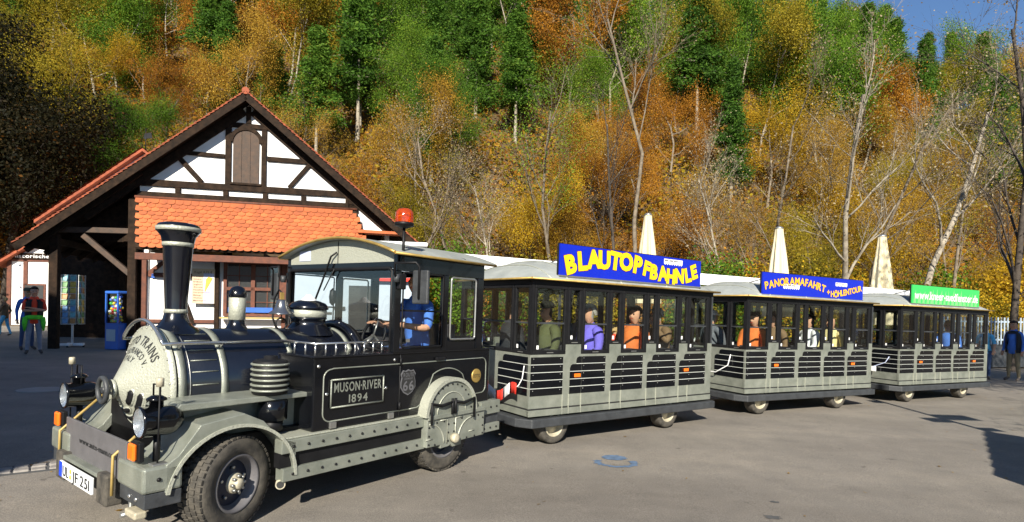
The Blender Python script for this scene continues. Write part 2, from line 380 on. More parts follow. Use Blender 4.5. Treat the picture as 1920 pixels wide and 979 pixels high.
# --- headlamps, indicators, width rods
for y in (.15, 1.585):
    h = MB().lathe([(.0, .24), (.055, .235), (.088, .19), (.095, .16), (.095, .01), (.100, .005), (.100, -.008), (.090, -.010)], (-.53, y, .81), 28, 'x', cap=False).build('headlamp', 'blackpaint', P)
    MB().lathe([(.089, -.006), (.06, .02), (.02, .04), (.0, .042)], (-.53, y, .81), 24, 'x', cap=False).build('reflector', 'reflector', h)
    MB().lathe([(.090, -.008), (.07, -.016), (.03, -.021), (.0, -.022)], (-.53, y, .81), 24, 'x', cap=False).build('lens', 'lens', h)
    MB().lathe([(.040, .0), (.040, .045), (.058, .047), (.058, .060), (.030, .078), (.0, .08)], (-.44, y, .895), 16).build('lamp_cap', 'blackpaint', h)
    MB().tube([(-.44, y - .05, .90), (-.44, y - .05, 1.04), (-.44, y + .05, 1.04), (-.44, y + .05, .90)], .006, 6).build('lamp_bail', 'mattblack', h)
    MB().tube([(-.43, y, .55), (-.43, y, .72)], .022, 8).build('lamp_post', 'mattblack', h)
    o = MB().box(-.555, -.520, y - .062, y + .062, .575, .695).build('indicator', 'mattblack', P, .008)
    MB().box(-.580, -.5545, y - .046, y + .046, .583, .688).build('indicator_lens', 'orange', o, .012)
for y in (.055, 1.69):
    o = MB().tube([(-.46, y, .55), (-.46, y, 1.04)], .0055, 6).build('width_rod', 'mattblack', P)
    MB().lathe([(.022, 0), (.022, .05), (.018, .055)], (-.46, y, 1.04), 12).build('rod_tip', 'hubcream', o)
    MB().box(-.50, -.40, y - .035, y + .035, .552, .566).build('rod_foot', 'steel', o, .004)
# --- smokebox door: a cone with ring, rivets, lettering and slots
def xc(r): t = (.41 - r) / .35; return -.235 - .195 * (t ** 1.08 if t > 0 else 0)
prof = [(.43, -.20), (.43, -.235), (.41, -.238)] + [(.41 - .35 * k / 14, xc(.41 - .35 * k / 14)) for k in range(1, 15)] + [(.05, -.435), (.0, -.437)]
MB().lathe(prof, (0, YC, BZ), 56, 'x', cap=False).build('smokebox_door', 'hammer', P)
def cone(phi, r, off=.004): return (xc(r) - off, YC - r * math.sin(phi), BZ + r * math.cos(phi))
rivets('door_rivet', [(-.238 - .0, YC + .417 * math.sin(a), BZ + .417 * math.cos(a)) for a in np.linspace(0, 2 * PI, 30, endpoint=False)], '-x', .009, 'steel')
mb = MB()
text(mb, 'DOTTO TRAINS', .062, lambda u, v: cone(u / .33, .30 + v), .012, .14, width=.62)
text(mb, 'CASTELFRANCO V.', .040, lambda u, v: cone(u / .245, .235 + v), .008, .12, width=.45)
text(mb, 'ITALY', .036, lambda u, v: cone(u / .19, .182 + v), .008, .14, width=.15)
mb.build('door_lettering', 'ink', P)
def slot(r0, r1, a0, a1, n=12):
    """a raised rim with a dark opening, following the cone"""
    t = (.009)
    for nm, m, g, off in (('slot_rim', 'hammer', t, .007), ('slot_opening', 'mattblack', 0, .010)):
        mb = MB(); v = []; ga = g / ((r0 + r1) / 2)
        for i in range(n + 1):
            a = a0 - ga + (a1 - a0 + 2 * ga) * i / n; e = min(1, 4 * min(i, n - i) / n + .35); rm = (r0 + r1) / 2; hw = ((r1 - r0) / 2 + g) * e
            v += [cone(a, rm - hw, 0), cone(a, rm - hw, off), cone(a, rm + hw, off), cone(a, rm + hw, 0)]
        f = [(4 * i + k, 4 * i + k + 1, 4 * i + k + 5, 4 * i + k + 4) for i in range(n) for k in range(3)]
        mb.add(v, f, True).build(nm, m, P)
for k in range(4): slot(.165 + k * .060, .197 + k * .060, R((150, 146, 130, 126)[k]), R((210, 214, 230, 234)[k]), 18)
for s in (1, -1):
    for k in range(3):
        a, b2 = sorted((s * R(96 + 4 * k), s * R((142, 138, 120)[k]))); slot(.135 + .066 * k, .172 + .066 * k, a, b2)
MB().lathe([(.07, -.02), (.07, 0), (.05, .01)], (-.44, YC, BZ - .02), 20, 'x').build('door_boss', 'hammer', P)
o = MB(); o.tube([(-.505, YC + .085 * math.cos(a), BZ - .02 + .085 * math.sin(a)) for a in np.linspace(0, 2 * PI, 28, endpoint=False)], .017, 8, closed=True)
for a in (0, PI / 2): o.tube([(-.495, YC + .08 * math.cos(a), BZ - .02 + .08 * math.sin(a)), (-.495, YC - .08 * math.cos(a), BZ - .02 - .08 * math.sin(a))], .010, 6)
o.tube([(-.51, YC, BZ - .02), (-.43, YC, BZ - .02)], .022, 10); o.build('hand_wheel', 'bumpergrey', P)
# --- boiler and hoops
MB().lathe([(.395, -.20), (BR, -.19), (BR, 1.46)], (0, YC, BZ), 64, 'x', cap=False).build('boiler', 'bluepaintblack', P)
MB().lathe([(.418, -.215), (.424, -.205), (.424, -.19)], (0, YC, BZ), 64, 'x', cap=False).build('smokebox_seam', 'mattblack', P)
for x, w in ((-.155, .058), (.145, .050), (.715, .045), (1.32, .045)):
    MB().lathe([(BR, -w / 2), (BR + .009, -w / 2), (BR + .009, w / 2), (BR, w / 2)], (x, YC, BZ), 64, 'x', cap=False).build('boiler_hoop', 'silver', P)
for a in (14, 25, 37, 50, 62, 74, 87):
    for s in (1, -1):
        ph = R(a) * s; r = BR + .002
        MB().tube([(-.085, YC - r * math.sin(ph), BZ + r * math.cos(ph)), (.10, YC - r * math.sin(ph), BZ + r * math.cos(ph))], .0045, 5).build('cladding_strip', 'silver', P)
MB().tube([(-.10, YC - (BR + .003) * math.sin(a), BZ + (BR + .003) * math.cos(a)) for a in np.linspace(R(30), R(100), 14)], .004, 5).build('cladding_edge', 'steel', P)
# chrome handrail round the front and down both flanks
rr = .475
arc = [(-.27 + .0 * a, YC - rr * math.sin(a), BZ + rr * math.cos(a)) for a in np.linspace(R(-48), R(48), 25)]
pts = [(.72, YC + rr * math.sin(R(48)), BZ + rr * math.cos(R(48))), (-.20, YC + rr * math.sin(R(48)), BZ + rr * math.cos(R(48)))] + arc + [(-.20, YC - rr * math.sin(R(48)), BZ + rr * math.cos(R(48))), (.72, YC - rr * math.sin(R(48)), BZ + rr * math.cos(R(48)))]
MB().tube(pts, .013, 8).build('handrail', 'chrome', P)
mb = MB()
for x in (-.15, .145, .715):
    for s in (1, -1): mb.tube([(x, YC - s * .41 * math.sin(R(48)), BZ + .41 * math.cos(R(48))), (x, YC - s * rr * math.sin(R(48)), BZ + rr * math.cos(R(48)))], .014, 8)
mb.build('handrail_bracket', 'chrome', P, kind='stuff')
# --- chimney, steam drum, dome, bell
ch = MB().lathe([(.19, 1.325), (.155, 1.36), (.115, 1.385), (.088, 1.43), (.078, 1.475), (.074, 1.50), (.103, 1.99), (.106, 2.00), (.118, 2.06), (.145, 2.095), (.150, 2.10), (.150, 2.135), (.135, 2.155), (.10, 2.165), (.09, 2.15), (.0, 2.13)], (-.045, YC, 0), 36, cap=False).build('chimney', 'bluepaintblack', P)
for z, r, h in ((1.478, .082, .03), (1.985, .109, .032), (2.100, .154, .032)):
    MB().lathe([(r - .01, z), (r, z), (r, z + h), (r - .01, z + h)], (-.045, YC, 0), 36, cap=False).build('chimney_ring', 'hammer', ch)
MB().tube([(-.045, YC, 2.1), (-.045, YC, 2.168)], .012, 8).build('chimney_bolt', 'steel', ch)
dr = MB().lathe([(.12, 1.335), (.085, 1.36), (.066, 1.39), (.062, 1.42), (.062, 1.62), (.072, 1.625), (.072, 1.645), (.066, 1.665), (.05, 1.695), (.025, 1.71), (.0, 1.714)], (.43, YC, 0), 28, cap=False).build('steam_drum', 'bluepaintblack', P)
MB().lathe([(.062, 1.43), (.0655, 1.432), (.0655, 1.612), (.062, 1.614)], (.43, YC, 0), 28, cap=False).build('drum_sleeve', 'hammer', dr)
dm = MB().lathe([(.25, 1.30), (.215, 1.335), (.175, 1.375), (.155, 1.40), (.155, 1.44), (.165, 1.445), (.165, 1.46), (.160, 1.46), (.160, 1.53), (.178, 1.535), (.178, 1.555), (.15, 1.59), (.09, 1.612), (.05, 1.618), (.0, 1.62)], (1.10, YC, 0), 36, cap=False).build('steam_dome', 'bluepaintblack', P)
MB().lathe([(.160, 1.462), (.164, 1.464), (.164, 1.526), (.160, 1.528)], (1.10, YC, 0), 36, cap=False).build('dome_band', 'hammer', dm)
MB().lathe([(.07, 1.608), (.06, 1.63), (.035, 1.65), (.022, 1.668), (.0, 1.672)], (1.10, YC, 0), 20, cap=False).build('dome_knob', 'signwhite', dm)
be = MB().lathe([(.0, 1.615), (.035, 1.612), (.045, 1.60), (.055, 1.56), (.07, 1.52), (.105, 1.495), (.110, 1.485), (.105, 1.482), (.06, 1.50), (.0, 1.55)], (.80, YC - .05, 0), 28, cap=False).build('bell', 'bell', P)
MB().box(.785, .815, YC - .06, YC - .04, 1.60, 1.675).build('bell_yoke', 'brass', be)
mb = MB(); mb.tube([(.80, YC + .03, 1.36), (.80, YC + .09, 1.45), (.80, YC + .07, 1.62), (.80, YC, 1.70), (.80, YC - .05, 1.67)], .008, 6)
mb.tube([(.80 + .05 * math.cos(a), YC - .05, 1.40 + .05 * math.sin(a)) for a in np.linspace(0, 2 * PI, 20, endpoint=False)], .007, 6, closed=True)
mb.tube([(.80, YC - .05, 1.44), (.80, YC - .05, 1.49)], .006, 6); mb.build('bell_bracket', 'mattblack', be)
# --- running shelf along the boiler, skirt below
for s in (0, 1):
    f = (lambda y: y) if s == 0 else (lambda y: LW - y)
    a, b2 = sorted((f(.13), f(.55)))
    MB().prism([(-.36, .855), (-.30, .90), (.66, .895), (.66, .86), (-.30, .855)], a, b2).build('side_shelf', 'silver', P, .006)
    a, b2 = sorted((f(.30), f(.50))); MB().box(-.24, .62, a, b2, .58, .853).build('side_skirt', 'silver', P)
    a, b2 = sorted((f(0), f(.44)))
    # mudguard: angular outer line, round arch cut
    arch = [(.02 + .43 * math.cos(t), .31 + .415 * math.sin(t)) for t in np.linspace(R(0), R(172), 26)]
    outer = [(-.43, .38), (-.43, .555), (-.36, .60), (-.23, .775), (.06, .815), (.20, .745), (.345, .585), (.46, .555), (.46, .31)]
    # arch listed from the rear (x+) to the front (x-); close with the outer line
    MB().prism(arch + outer, a, b2).build('mudguard', 'silver', P, .008)
    a, b2 = sorted((f(-.008), f(.004)))
    MB().prism([(p[0], p[1]) for p in arch] + [(.02 + .452 * math.cos(t), .31 + .437 * math.sin(t)) for t in np.linspace(R(172), 0, 26)], a, b2).build('arch_lip', 'hammer', P)
MB().box(-.30, .44, .42, 1.33, .30, .85).build('wheel_well', 'mattblack', P)
for y in (.20, LW - .20):
    o = MB().lathe([(.10, .898), (.125, .91), (.125, 1.145), (.10, 1.158), (.05, 1.16), (.05, 1.185), (.0, 1.19)], (.35, y, 0), 28, cap=False).build('air_filter', 'mattblack', P)
    for k in range(6): MB().lathe([(.125, -.009), (.137, -.005), (.137, .005), (.125, .009)], (.35, y, .935 + k * .038), 28, cap=False).build('filter_rib', 'silver', o)
    MB().lathe([(.085, .70), (.105, .71), (.105, .85), (.09, .857)], (.38, y, 0), 24).build('filter_bowl', 'blackpaint', o)
    MB().lathe([(.06, .62), (.075, .63), (.075, .69), (.06, .70)], (.38, y, 0), 20).build('bowl_base', 'mattblack', o)
# --- running boards with riveted bands
for s in (0, 1):
    f = (lambda y: y) if s == 0 else (lambda y: LW - y)
    def yb(a, b2): return sorted((f(a), f(b2)))
    o = MB().box(.345, 1.79, *yb(0, .10), .478, .575).build('running_board', 'silver', P, .004)
    MB().box(.345, 1.79, *yb(.02, .30), .577, .590).build('tread_plate', 'hammer', P, .003)
    MB().box(.345, 1.79, *yb(.03, .10), .37, .476).build('board_recess', 'mattblack', P)
    MB().box(.36, 1.79, *yb(0, .10), .272, .368).build('lower_board', 'silver', P, .004)
    MB().box(2.60, 2.92, *yb(0, .10), .478, .615).build('rear_board', 'silver', P, .004)
    MB().box(2.60, 2.92, *yb(.03, .10), .377, .476).build('rear_recess', 'bumpergrey', P)
    MB().box(2.60, 2.92, *yb(0, .10), .287, .375).build('rear_lower_board', 'silver', P, .004)
    yy = f(-.001) if s == 0 else f(-.001); nn = '-y' if s == 0 else '+y'
    rivets('board_rivet', [(x, yy, .525) for x in np.arange(.44, 1.76, .125)], nn, .012, 'mattblack')
    rivets('lower_board_rivet', [(x, yy, .32) for x in np.arange(.44, 1.76, .125)], nn, .012, 'mattblack')
    rivets('rear_board_rivet', [(x, yy, z) for x in (2.66, 2.76, 2.86) for z in (.55, .33)], nn, .012, 'mattblack')
MB().box(2.55, 2.90, .10, LW - .10, .30, .60).build('rear_beam', 'mattblack', P)
o = MB().tube([(.45, .16, .25), (.36, .03, .25)], [.035, .035], 14).build('exhaust_pipe', 'hubcream', P)
MB().tube([(.362, .033, .25), (.3595, .0295, .25)], .027, 14).build('pipe_mouth', 'ink', o)
# --- side tank and lower cab
TX0, TX1, TY, TZ0, TZ1 = .62, 2.77, .05, .592, 1.172
MB().box(TX0, TX1, TY, LW - TY, TZ0, TZ1).build('side_tank', 'blackpaint', P, .012)
MB().box(TX0 - .012, TX1 + .01, TY - .012, LW - TY + .012, 1.164, 1.182).build('tank_rim', 'bluepaintblack', P, .004)
# chrome trim on the flank
ty = TY - .002
def trim(pts, r=.006, m='silver', par=P, name='trim_line'): return MB().tube([(p[0], ty, p[1]) for p in pts], r, 6).build(name, m, par)
def corner(cx, cz, r, a0, a1, n=6): return [(cx + r * math.cos(R(a)), cz + r * math.sin(R(a))) for a in np.linspace(a0, a1, n)]
whl = corner(2.11, .60, .40, 118, 55, 14)
trim([(1.62, .655), (.78, .655)] + corner(.78, .725, .07, 270, 180) + corner(.78, 1.00, .07, 180, 90) + [(.80, 1.075), (1.45, 1.075), (2.66, 1.082)] + corner(2.64, 1.01, .07, 85, 0) + corner(2.64, .78, .07, 0, -80) + [(2.45, .705)] + whl[::-1] + [(1.80, .70), (1.72, .66), (1.62, .655)])
trim([(1.50, .60), (1.50, 1.165)], .003, 'ink', name='door_seam')
o = MB().box(.775, 1.305, TY - .012, TY - .001, .765, .985).build('name_plate', 'blackpaint', P)
mb = MB()
for a, b2 in (((.775, .765), (1.305, .765)), ((1.305, .765), (1.305, .985)), ((1.305, .985), (.775, .985)), ((.775, .985), (.775, .765))): mb.tube([(a[0], TY - .013, a[1]), (b2[0], TY - .013, b2[1])], .007, 6)
mb.build('plate_border', 'silver', o)
mb = MB(); text(mb, 'MUSON·RIVER', .075, lambda u, v: (1.04 + u, TY - .016, .885 + v), .018, .13, width=.48); text(mb, '1894', .065, lambda u, v: (1.04 + u, TY - .016, .79 + v), .018, .14, width=.19); mb.build('plate_letters', 'silver', o)
rivets('plate_stud', [(.74, TY - .002, .875), (1.34, TY - .002, .875), (.66, TY - .002, 1.10), (1.43, TY - .002, 1.115)], '-y', .016, 'chrome')
sh = [(0, -.125), (.05, -.10), (.085, -.055), (.085, -.01), (.075, .03), (.085, .06), (.06, .095), (.03, .088), (0, .10), (-.03, .088), (-.06, .095), (-.085, .06), (-.075, .03), (-.085, -.01), (-.085, -.055), (-.05, -.10)]
o = MB().prism([(1.60 + p[0] * 1.05, .915 + p[1] * 1.05) for p in sh], TY - .006, TY - .001).build('route_shield', 'shield', P)
MB().prism([(1.60 + p[0] * .94, .915 + p[1] * .94) for p in sh], TY - .0085, TY - .0055).build('shield_face', 'ink', o)
mb = MB(); text(mb, 'ROUTE', .034, lambda u, v: (1.60 + u, TY - .010, .955 + v), .012, .1, width=.125); text(mb, 'GERMANY', .018, lambda u, v: (1.60 + u, TY - .010, .928 + v), .006, .1, width=.11); text(mb, '66', .085, lambda u, v: (1.60 + u, TY - .010, .83 + v), .022, .1, width=.13); mb.build('shield_lettering', 'shield', o)
o = MB().lathe([(.072, 0), (.072, -.008), (.064, -.010), (.0, -.010)], (2.555, TY - .001, .895), 28, 'y', cap=False).build('maker_badge', 'brass', P)
mb = MB(); text(mb, 'DOTTO', .034, lambda u, v: (2.555 + u, TY - .013, .878 + v), .010, .1, width=.105); mb.build('badge_lettering', 'ink', o)
for x, z in ((.80, .60), (1.40, .60)): MB().box(x - .03, x + .03, TY - .022, TY - .002, z, z + .05).build('hinge', 'steel', P, .003)
for z in (.66, 1.06): MB().tube([(1.50, TY - .01, z), (1.50, TY - .01, z + .07)], .010, 8).build('door_hinge', 'mattblack', P)
o = MB().box(1.94, 2.06, TY - .028, TY - .002, 1.085, 1.115).build('door_handle', 'mattblack', P, .006)
# tank railing
mb = MB(); mb.tube([(.64, .55, 1.275), (.64, TY + .02, 1.275), (1.40, TY + .02, 1.28)], .009, 8)
for x in list(np.linspace(.64, 1.30, 8)): mb.tube([(x, TY + .02, 1.175), (x, TY + .02, 1.277)], .0075, 8)
for y in (.20, .35): mb.tube([(.64, y, 1.175), (.64, y, 1.275)], .0075, 8)
mb.build('tank_railing', 'chrome', P)
MB().box(.66, .74, .47, .56, 1.135, 1.16).build('boiler_clasp', 'bluebox', P, .004)
MB().tube([(2.66, TY + .02, 1.18), (2.66, TY + .02, 1.30)], .008, 8).build('rear_post', 'chrome', P)
# --- rear wheel cover
y0, y1 = -.075, .05
half = [(2.10 + .345 * math.cos(t), .57 + .335 * math.sin(t)) for t in np.linspace(R(2), R(178), 28)]
low = [(1.775, .56), (1.775, .285), (1.96, .285), (1.96, .25), (2.07, .255), (2.10, .27), (2.13, .24), (2.25, .245), (2.25, .285), (2.60, .29), (2.60, .58)]
wc = MB().prism(half + low, y0 + .03, y1).build('wheel_cover', 'silver', P, .005)
MB().prism([(2.10 + .36 * math.cos(t), .57 + .35 * math.sin(t)) for t in np.linspace(0, PI, 28)] + [(2.10 + .325 * math.cos(t), .57 + .315 * math.sin(t)) for t in np.linspace(PI, 0, 28)], y0 + .01, y1 + .02).build('cover_hoop', 'hammer', wc)
MB().prism([(1.775, .54), (2.60, .545), (2.60, .585), (1.775, .58)], y0 + .012, y0 + .032).build('cover_ledge', 'silver', wc, .004)
mb = MB()
for s in (-1, 1):
    mb.tube([(2.10 + s * .30, y0, .50), (2.10 + s * .30, y0, .70), (2.10 + s * .15, y0, .665), (2.10 + s * .02, y0, .69)], .012, 6)
    mb.tube([(2.10 + s * .022, y0, .57), (2.10 + s * .022, y0, .72)], .014, 6)
mb.build('cover_scroll', 'mattblack', wc)
mb = MB()
for s in (-1, 1):
    mb.prism([(2.10 + s * x, z) for x, z in ((.05, .665), (.16, .645), (.29, .68), (.29, .695), (.16, .675), (.05, .69))], y0 + .005, y0 + .02)
mb.build('scroll_leaf', 'mattblack', wc)
mb = MB()
for s in (-1, 1):
    mb.tube([(2.10 + s * .30 + -s * .20 * math.cos(t), y0 + .028, .30 + .20 * math.sin(t)) for t in np.linspace(0, R(90), 10)], .007, 6)
    mb.tube([(2.10 + s * .06, y0 + .028, .29), (2.10 + s * .06, y0 + .028, .52), (2.10 + s * .16, y0 + .028, .52)], .007, 6)
    mb.tube([(2.10 + s * .26, y0 + .028, .36), (2.10 + s * .34, y0 + .028, .36)], .006, 6)
mb.tube([(2.10 + .20 * math.cos(t), y0 + .028, .58 + .20 * math.sin(t)) for t in np.linspace(0, PI, 18)], .006, 6)
mb.build('cover_moulding', 'hammer', wc)
rv = [(2.10 + .285 * math.cos(t), y0 + .03, .58 + .275 * math.sin(t)) for t in np.linspace(R(5), R(175), 13)] + [(x, y0 + .03, z) for x in (1.80, 2.06, 2.14, 2.575) for z in (.31, .39, .47)] + [(x, y0 + .03, .505) for x in (1.90, 2.0, 2.25, 2.40, 2.5)] + [(x, y0 + .03, .30) for x in (1.88, 2.33, 2.45)]
rivets('cover_rivet', rv, '-y', .0105, 'mattblack')
MB().lathe([(.045, 0), (.045, -.05), (.03, -.06), (.0, -.06)], (2.13, y0 + .03, .33), 18, 'y').build('cover_bolt', 'hubcream', wc)
MB().prism([(2.10 + .33 * math.cos(t), .55 + .32 * math.sin(t)) for t in np.linspace(0, PI, 24)] + [(1.78, .3), (2.44, .3)], LW - .04, LW + .06).build('far_wheel_cover', 'silver', P)
# --- wheels
def wheel(par, x, y, r, w, steer=0, side=-1, fancy=True):
    """tyre and rim on the y axis; side = -1 shows its face to the near flank"""
    root = empty('wheel', (x, y, r), steer, par)
    k = side
    ty = MB().lathe([(r * .60, -w * .42), (r * .64, -w * .5), (r * .86, -w * .5), (r * .95, -w * .44), (r * .975, -w * .36), (r * .975, w * .36), (r * .95, w * .44), (r * .86, w * .5), (r * .64, w * .5), (r * .60, w * .42)], (0, 0, 0), 40, 'y', cap=False).build('tyre', 'rubber', root)
    if fancy:
        mb = MB(); n = 44
        for i in range(n):
            a = 2 * PI * i / n
            for j, yy in enumerate((-.36, -.12, .12, .36)):
                aa = a + (j % 2) * PI / n; c, s = math.cos(aa), math.sin(aa); hw = r * .047; d = w * .095
                M = Matrix(((c, 0, -s, 0), (0, 1, 0, 0), (s, 0, c, 0), (0, 0, 0, 1)))
                q = MB().box(r * .955, r * 1.0, yy * w - d, yy * w + d, -hw, hw); xform(q, M); mb.add(q.v, q.f)
        mb.build('tread_block', 'rubber', ty, kind='stuff')
    MB().lathe([(r * .62, k * w * .46), (r * .60, k * w * .50), (r * .555, k * w * .47), (r * .52, k * w * .22), (r * .48, k * w * .12)], (0, 0, 0), 40, 'y', cap=False).build('rim', 'panelgrey' if fancy else 'hubcream', root)
    MB().lathe([(r * .50, k * w * .10), (r * .30, k * w * .16), (r * .20, k * w * .30), (r * .0, k * w * .30)], (0, 0, 0), 32, 'y', cap=False).build('wheel_disc', 'rimblue' if fancy else 'hubcream', root)
    if fancy:
        h = MB().lathe([(r * .22, k * w * .28), (r * .21, k * w * .40), (r * .12, k * w * .42), (r * .11, k * w * .56), (r * .09, k * w * .60), (.0, k * w * .60)], (0, 0, 0), 24, 'y', cap=False).build('hub', 'hubcream', root)
        mb = MB()
        for i in range(8): a = 2 * PI * i / 8; mb.lathe([(.011, 0), (.011, k * .02), (.008, k * .026)], (r * .165 * math.cos(a), k * w * .41, r * .165 * math.sin(a)), 6, 'y')
        for i in range(5): a = 2 * PI * i / 5 + .3; mb.lathe([(.012, 0), (.010, k * .022)], (r * .33 * math.cos(a), k * w * .17, r * .33 * math.sin(a)), 6, 'y')
        mb.build('hub_bolt', 'steel', h, kind='stuff')
    return root
wheel(P, .02, .135, .325, .20, R(20), -1); wheel(P, .02, LW - .135, .325, .20, R(20), 1)
wheel(P, 2.093, .12, .325, .18, 0, -1); wheel(P, 2.093, LW - .12, .325, .18, 0, 1)
# --- cab
CX0, CX1 = 1.40, 2.60
def roofz(y, z0=2.045, rise=.165): t = (y - YC) / (YC + .03); return z0 + rise * (1 - t * t)
ys = np.linspace(-.03, LW + .03, 25)
v = [(x, y, roofz(y) + dz) for x in (1.33, 2.72) for dz in (0, .028) for y in ys]; n = 25
f = []
for i in range(n - 1): f += [(i, i + 1, n + i + 1, n + i), (2 * n + i, 3 * n + i, 3 * n + i + 1, 2 * n + i + 1), (n + i, n + i + 1, 3 * n + i + 1, 3 * n + i), (i, 2 * n + i, 2 * n + i + 1, i + 1)]
f += [(0, n, 3 * n, 2 * n), (n - 1, 3 * n - 1, 4 * n - 1, 2 * n - 1)]
rf = MB().add(v, f, False).build('cab_roof', 'roofsilver', P)
for x in (1.325, 2.725): MB().tube([(x, y, roofz(y) + .014) for y in ys], .014, 6).build('roof_edge', 'brass', rf)
for y in (-.035, LW + .035): MB().tube([(1.325, y, roofz(y) + .010), (2.725, y, roofz(y) + .010)], .012, 6).build('roof_gutter', 'brass', rf)
MB().tube([(2.25, -.02, 2.08), (2.25, .5, 2.2)], .004, 5).build('roof_cable', 'ink', rf)
fz = 1.985
MB().prism([(y, roofz(y) - .004) for y in ys[1:-1]] + [(LW - .03, fz), (.03, fz)], 1.405, 1.43, 'x').build('cab_fascia', 'hammer', P)
MB().box(1.400, 1.404, YC - .004, YC + .004, fz, roofz(YC) - .01).build('fascia_seam', 'ink', P)
MB().box(1.400, 1.4035, 1.33, 1.52, 2.02, 2.12).build('fascia_sticker', 'menublue', P)
MB().prism([(y, roofz(y) - .004) for y in ys[1:-1]] + [(LW - .03, fz), (.03, fz)], 2.56, 2.585, 'x').build('rear_fascia', 'blackpaint', P)
for y in (.045, LW - .045): MB().box(1.40, 2.60, y - .025, y + .025, 1.905, 2.05).build('header_beam', 'blackpaint', P, .004)
for x in (1.40, 2.55): MB().box(x, x + .04, .07, LW - .07, 1.925, 1.985).build('cross_header', 'blackpaint', P)
for y0, y1 in ((.02, .07), (LW - .07, LW - .02)):
    MB().box(1.385, 1.46, y0, y1, 1.18, 1.905).build('cab_pillar', 'blackpaint', P, .006)
    MB().box(2.00, 2.07, y0, y1, 1.18, 1.905).build('cab_pillar', 'blackpaint', P, .006)
    MB().box(2.50, 2.60, y0, y1, 1.18, 1.905).build('cab_pillar', 'blackpaint', P, .006)
    MB().box(2.07, 2.50, y0 + .01, y1 - .01, 1.18, 1.265).build('cab_panel', 'blackpaint', P)
    MB().box(1.46, 2.00, y0 + .01, y1 - .01, 1.18, 1.215).build('window_sill', 'blackpaint', P)
    yo = y0 - .003 if y0 < 1 else y1 + .003
    def rrect(x0, x1, z0, z1, r): return [(x, yo, z) for x, z in corner(x1 - r, z1 - r, r, 0, 90) + corner(x0 + r, z1 - r, r, 90, 180) + corner(x0 + r, z0 + r, r, 180, 270) + corner(x1 - r, z0 + r, r, 270, 360)]
    w = MB().tube(rrect(2.10, 2.47, 1.285, 1.89, .03), .010, 6, closed=True).build('rear_side_window', 'steel', P)
    MB().box(2.09, 2.48, (y0 + y1) / 2 - .002, (y0 + y1) / 2 + .002, 1.27, 1.905).build('pane', 'glass', w)
    w = MB().tube(rrect(1.475, 1.985, 1.225, 1.895, .02), .008, 6, closed=True).build('door_window', 'mattblack', P)
    MB().box(1.475, 1.985, (y0 + y1) / 2 - .002, (y0 + y1) / 2 + .002, 1.22, 1.55).build('pane', 'glass', w)
    MB().box(1.475, 1.985, (y0 + y1) / 2 - .008, (y0 + y1) / 2 + .008, 1.545, 1.562).build('slide_bar', 'mattblack', w)
    MB().box(1.53, 1.57, yo - .006, yo, 1.27, 1.30).build('window_latch', 'steel', w)
# windscreen: opening follows the boiler
def arcp(r, a0, a1, n): return [(YC + r * math.sin(R(a)), BZ + r * math.cos(R(a))) for a in np.linspace(a0, a1, n)]
ar = [p for p in arcp(.475, -62, 62, 25)]
low = [(.07, 1.18)] + [p for p in ar if p[1] > 1.18] + [(LW - .07, 1.18)]
w = MB().tube([(1.395, p[0], p[1]) for p in low] + [(1.395, LW - .075, 1.90), (1.395, LW - .11, 1.925), (1.395, .11, 1.925), (1.395, .075, 1.90)], .016, 6, closed=True).build('windscreen', 'mattblack', P)
MB().prism(low + [(LW - .07, 1.93), (.07, 1.93)], 1.415, 1.419, 'x').build('pane', 'glasswind', w)
MB().tube([(1.38, p[0], p[1]) for p in arcp(.455, -75, 75, 30)], .035, 8).build('cowl', 'bluepaintblack', P)
rivets('cowl_bolt', [(1.36, *arcp(.475, a, a, 1)[0]) for a in (-40, -14, 14, 40)], '-x', .012, 'chrome')
MB().prism(arcp(.47, -85, 85, 30), 1.40, 1.45, 'x').build('firewall', 'mattblack', P)
mb = MB(); mb.tube([(1.385, YC, 2.09), (1.365, YC + .06, 2.05), (1.37, YC + .20, 1.80), (1.385, YC + .34, 1.60)], .010, 6); mb.tube([(1.38, YC + .02, 1.93), (1.372, YC + .17, 1.72)], .006, 6)
mb.build('wiper', 'mattblack', P)
MB().lathe([(.0, -.09), (.028, -.06), (.034, 0), (.028, .06), (.0, .09)], (1.47, YC + .16, 1.66), 12).build('inside_mirror', 'mattblack', P)
for y, s in ((.02, -1), (LW - .02, 1)):
    o = MB().tube([(1.40, y + s * .02, 1.86), (1.33, y + s * .05, 1.86), (1.33, y + s * .05, 1.965), (1.37, y + s * .27, 1.965), (1.40, y + s * .28, 1.93), (1.40, y + s * .28, 1.66)], .011, 8).build('wing_mirror', 'mattblack', P)
    MB().lathe([(.028, 1.80), (.028, 1.87)], (1.37, y + s * .03, 0), 12).build('mirror_clamp', 'bumpergrey', o)
    q = MB().box(-.012, .022, -.085, .085, -.145, .145).build('mirror_housing', 'bumpergrey', o, .014, loc=(1.42, y + s * .28, 1.76), rot=(0, 0, R(-8 * s)))
    MB().box(.0225, .025, -.072, .072, -.13, .13).build('mirror_face', 'mirrorglass', q)
MB().box(1.395, 1.47, -.03, .02, 1.74, 1.88).build('corner_lamp', 'mattblack', P, .01)
b = MB().tube([(1.44, -.005, 1.97), (1.44, -.005, 2.29)], .013, 8).build('beacon', 'mattblack', P)
MB().lathe([(.035, 2.28), (.055, 2.295), (.085, 2.30), (.085, 2.325), (.078, 2.33)], (1.44, -.005, 0), 24).build('beacon_base', 'mattblack', b)
MB().lathe([(.078, 2.328), (.080, 2.36), (.078, 2.42), (.06, 2.445), (.03, 2.455), (.0, 2.456)], (1.44, -.005, 0), 28, cap=False).build('beacon_dome', 'amber', b)
MB().box(2.56, 2.60, .07, LW - .07, 1.18, 1.30).build('rear_wall', 'blackpaint', P)
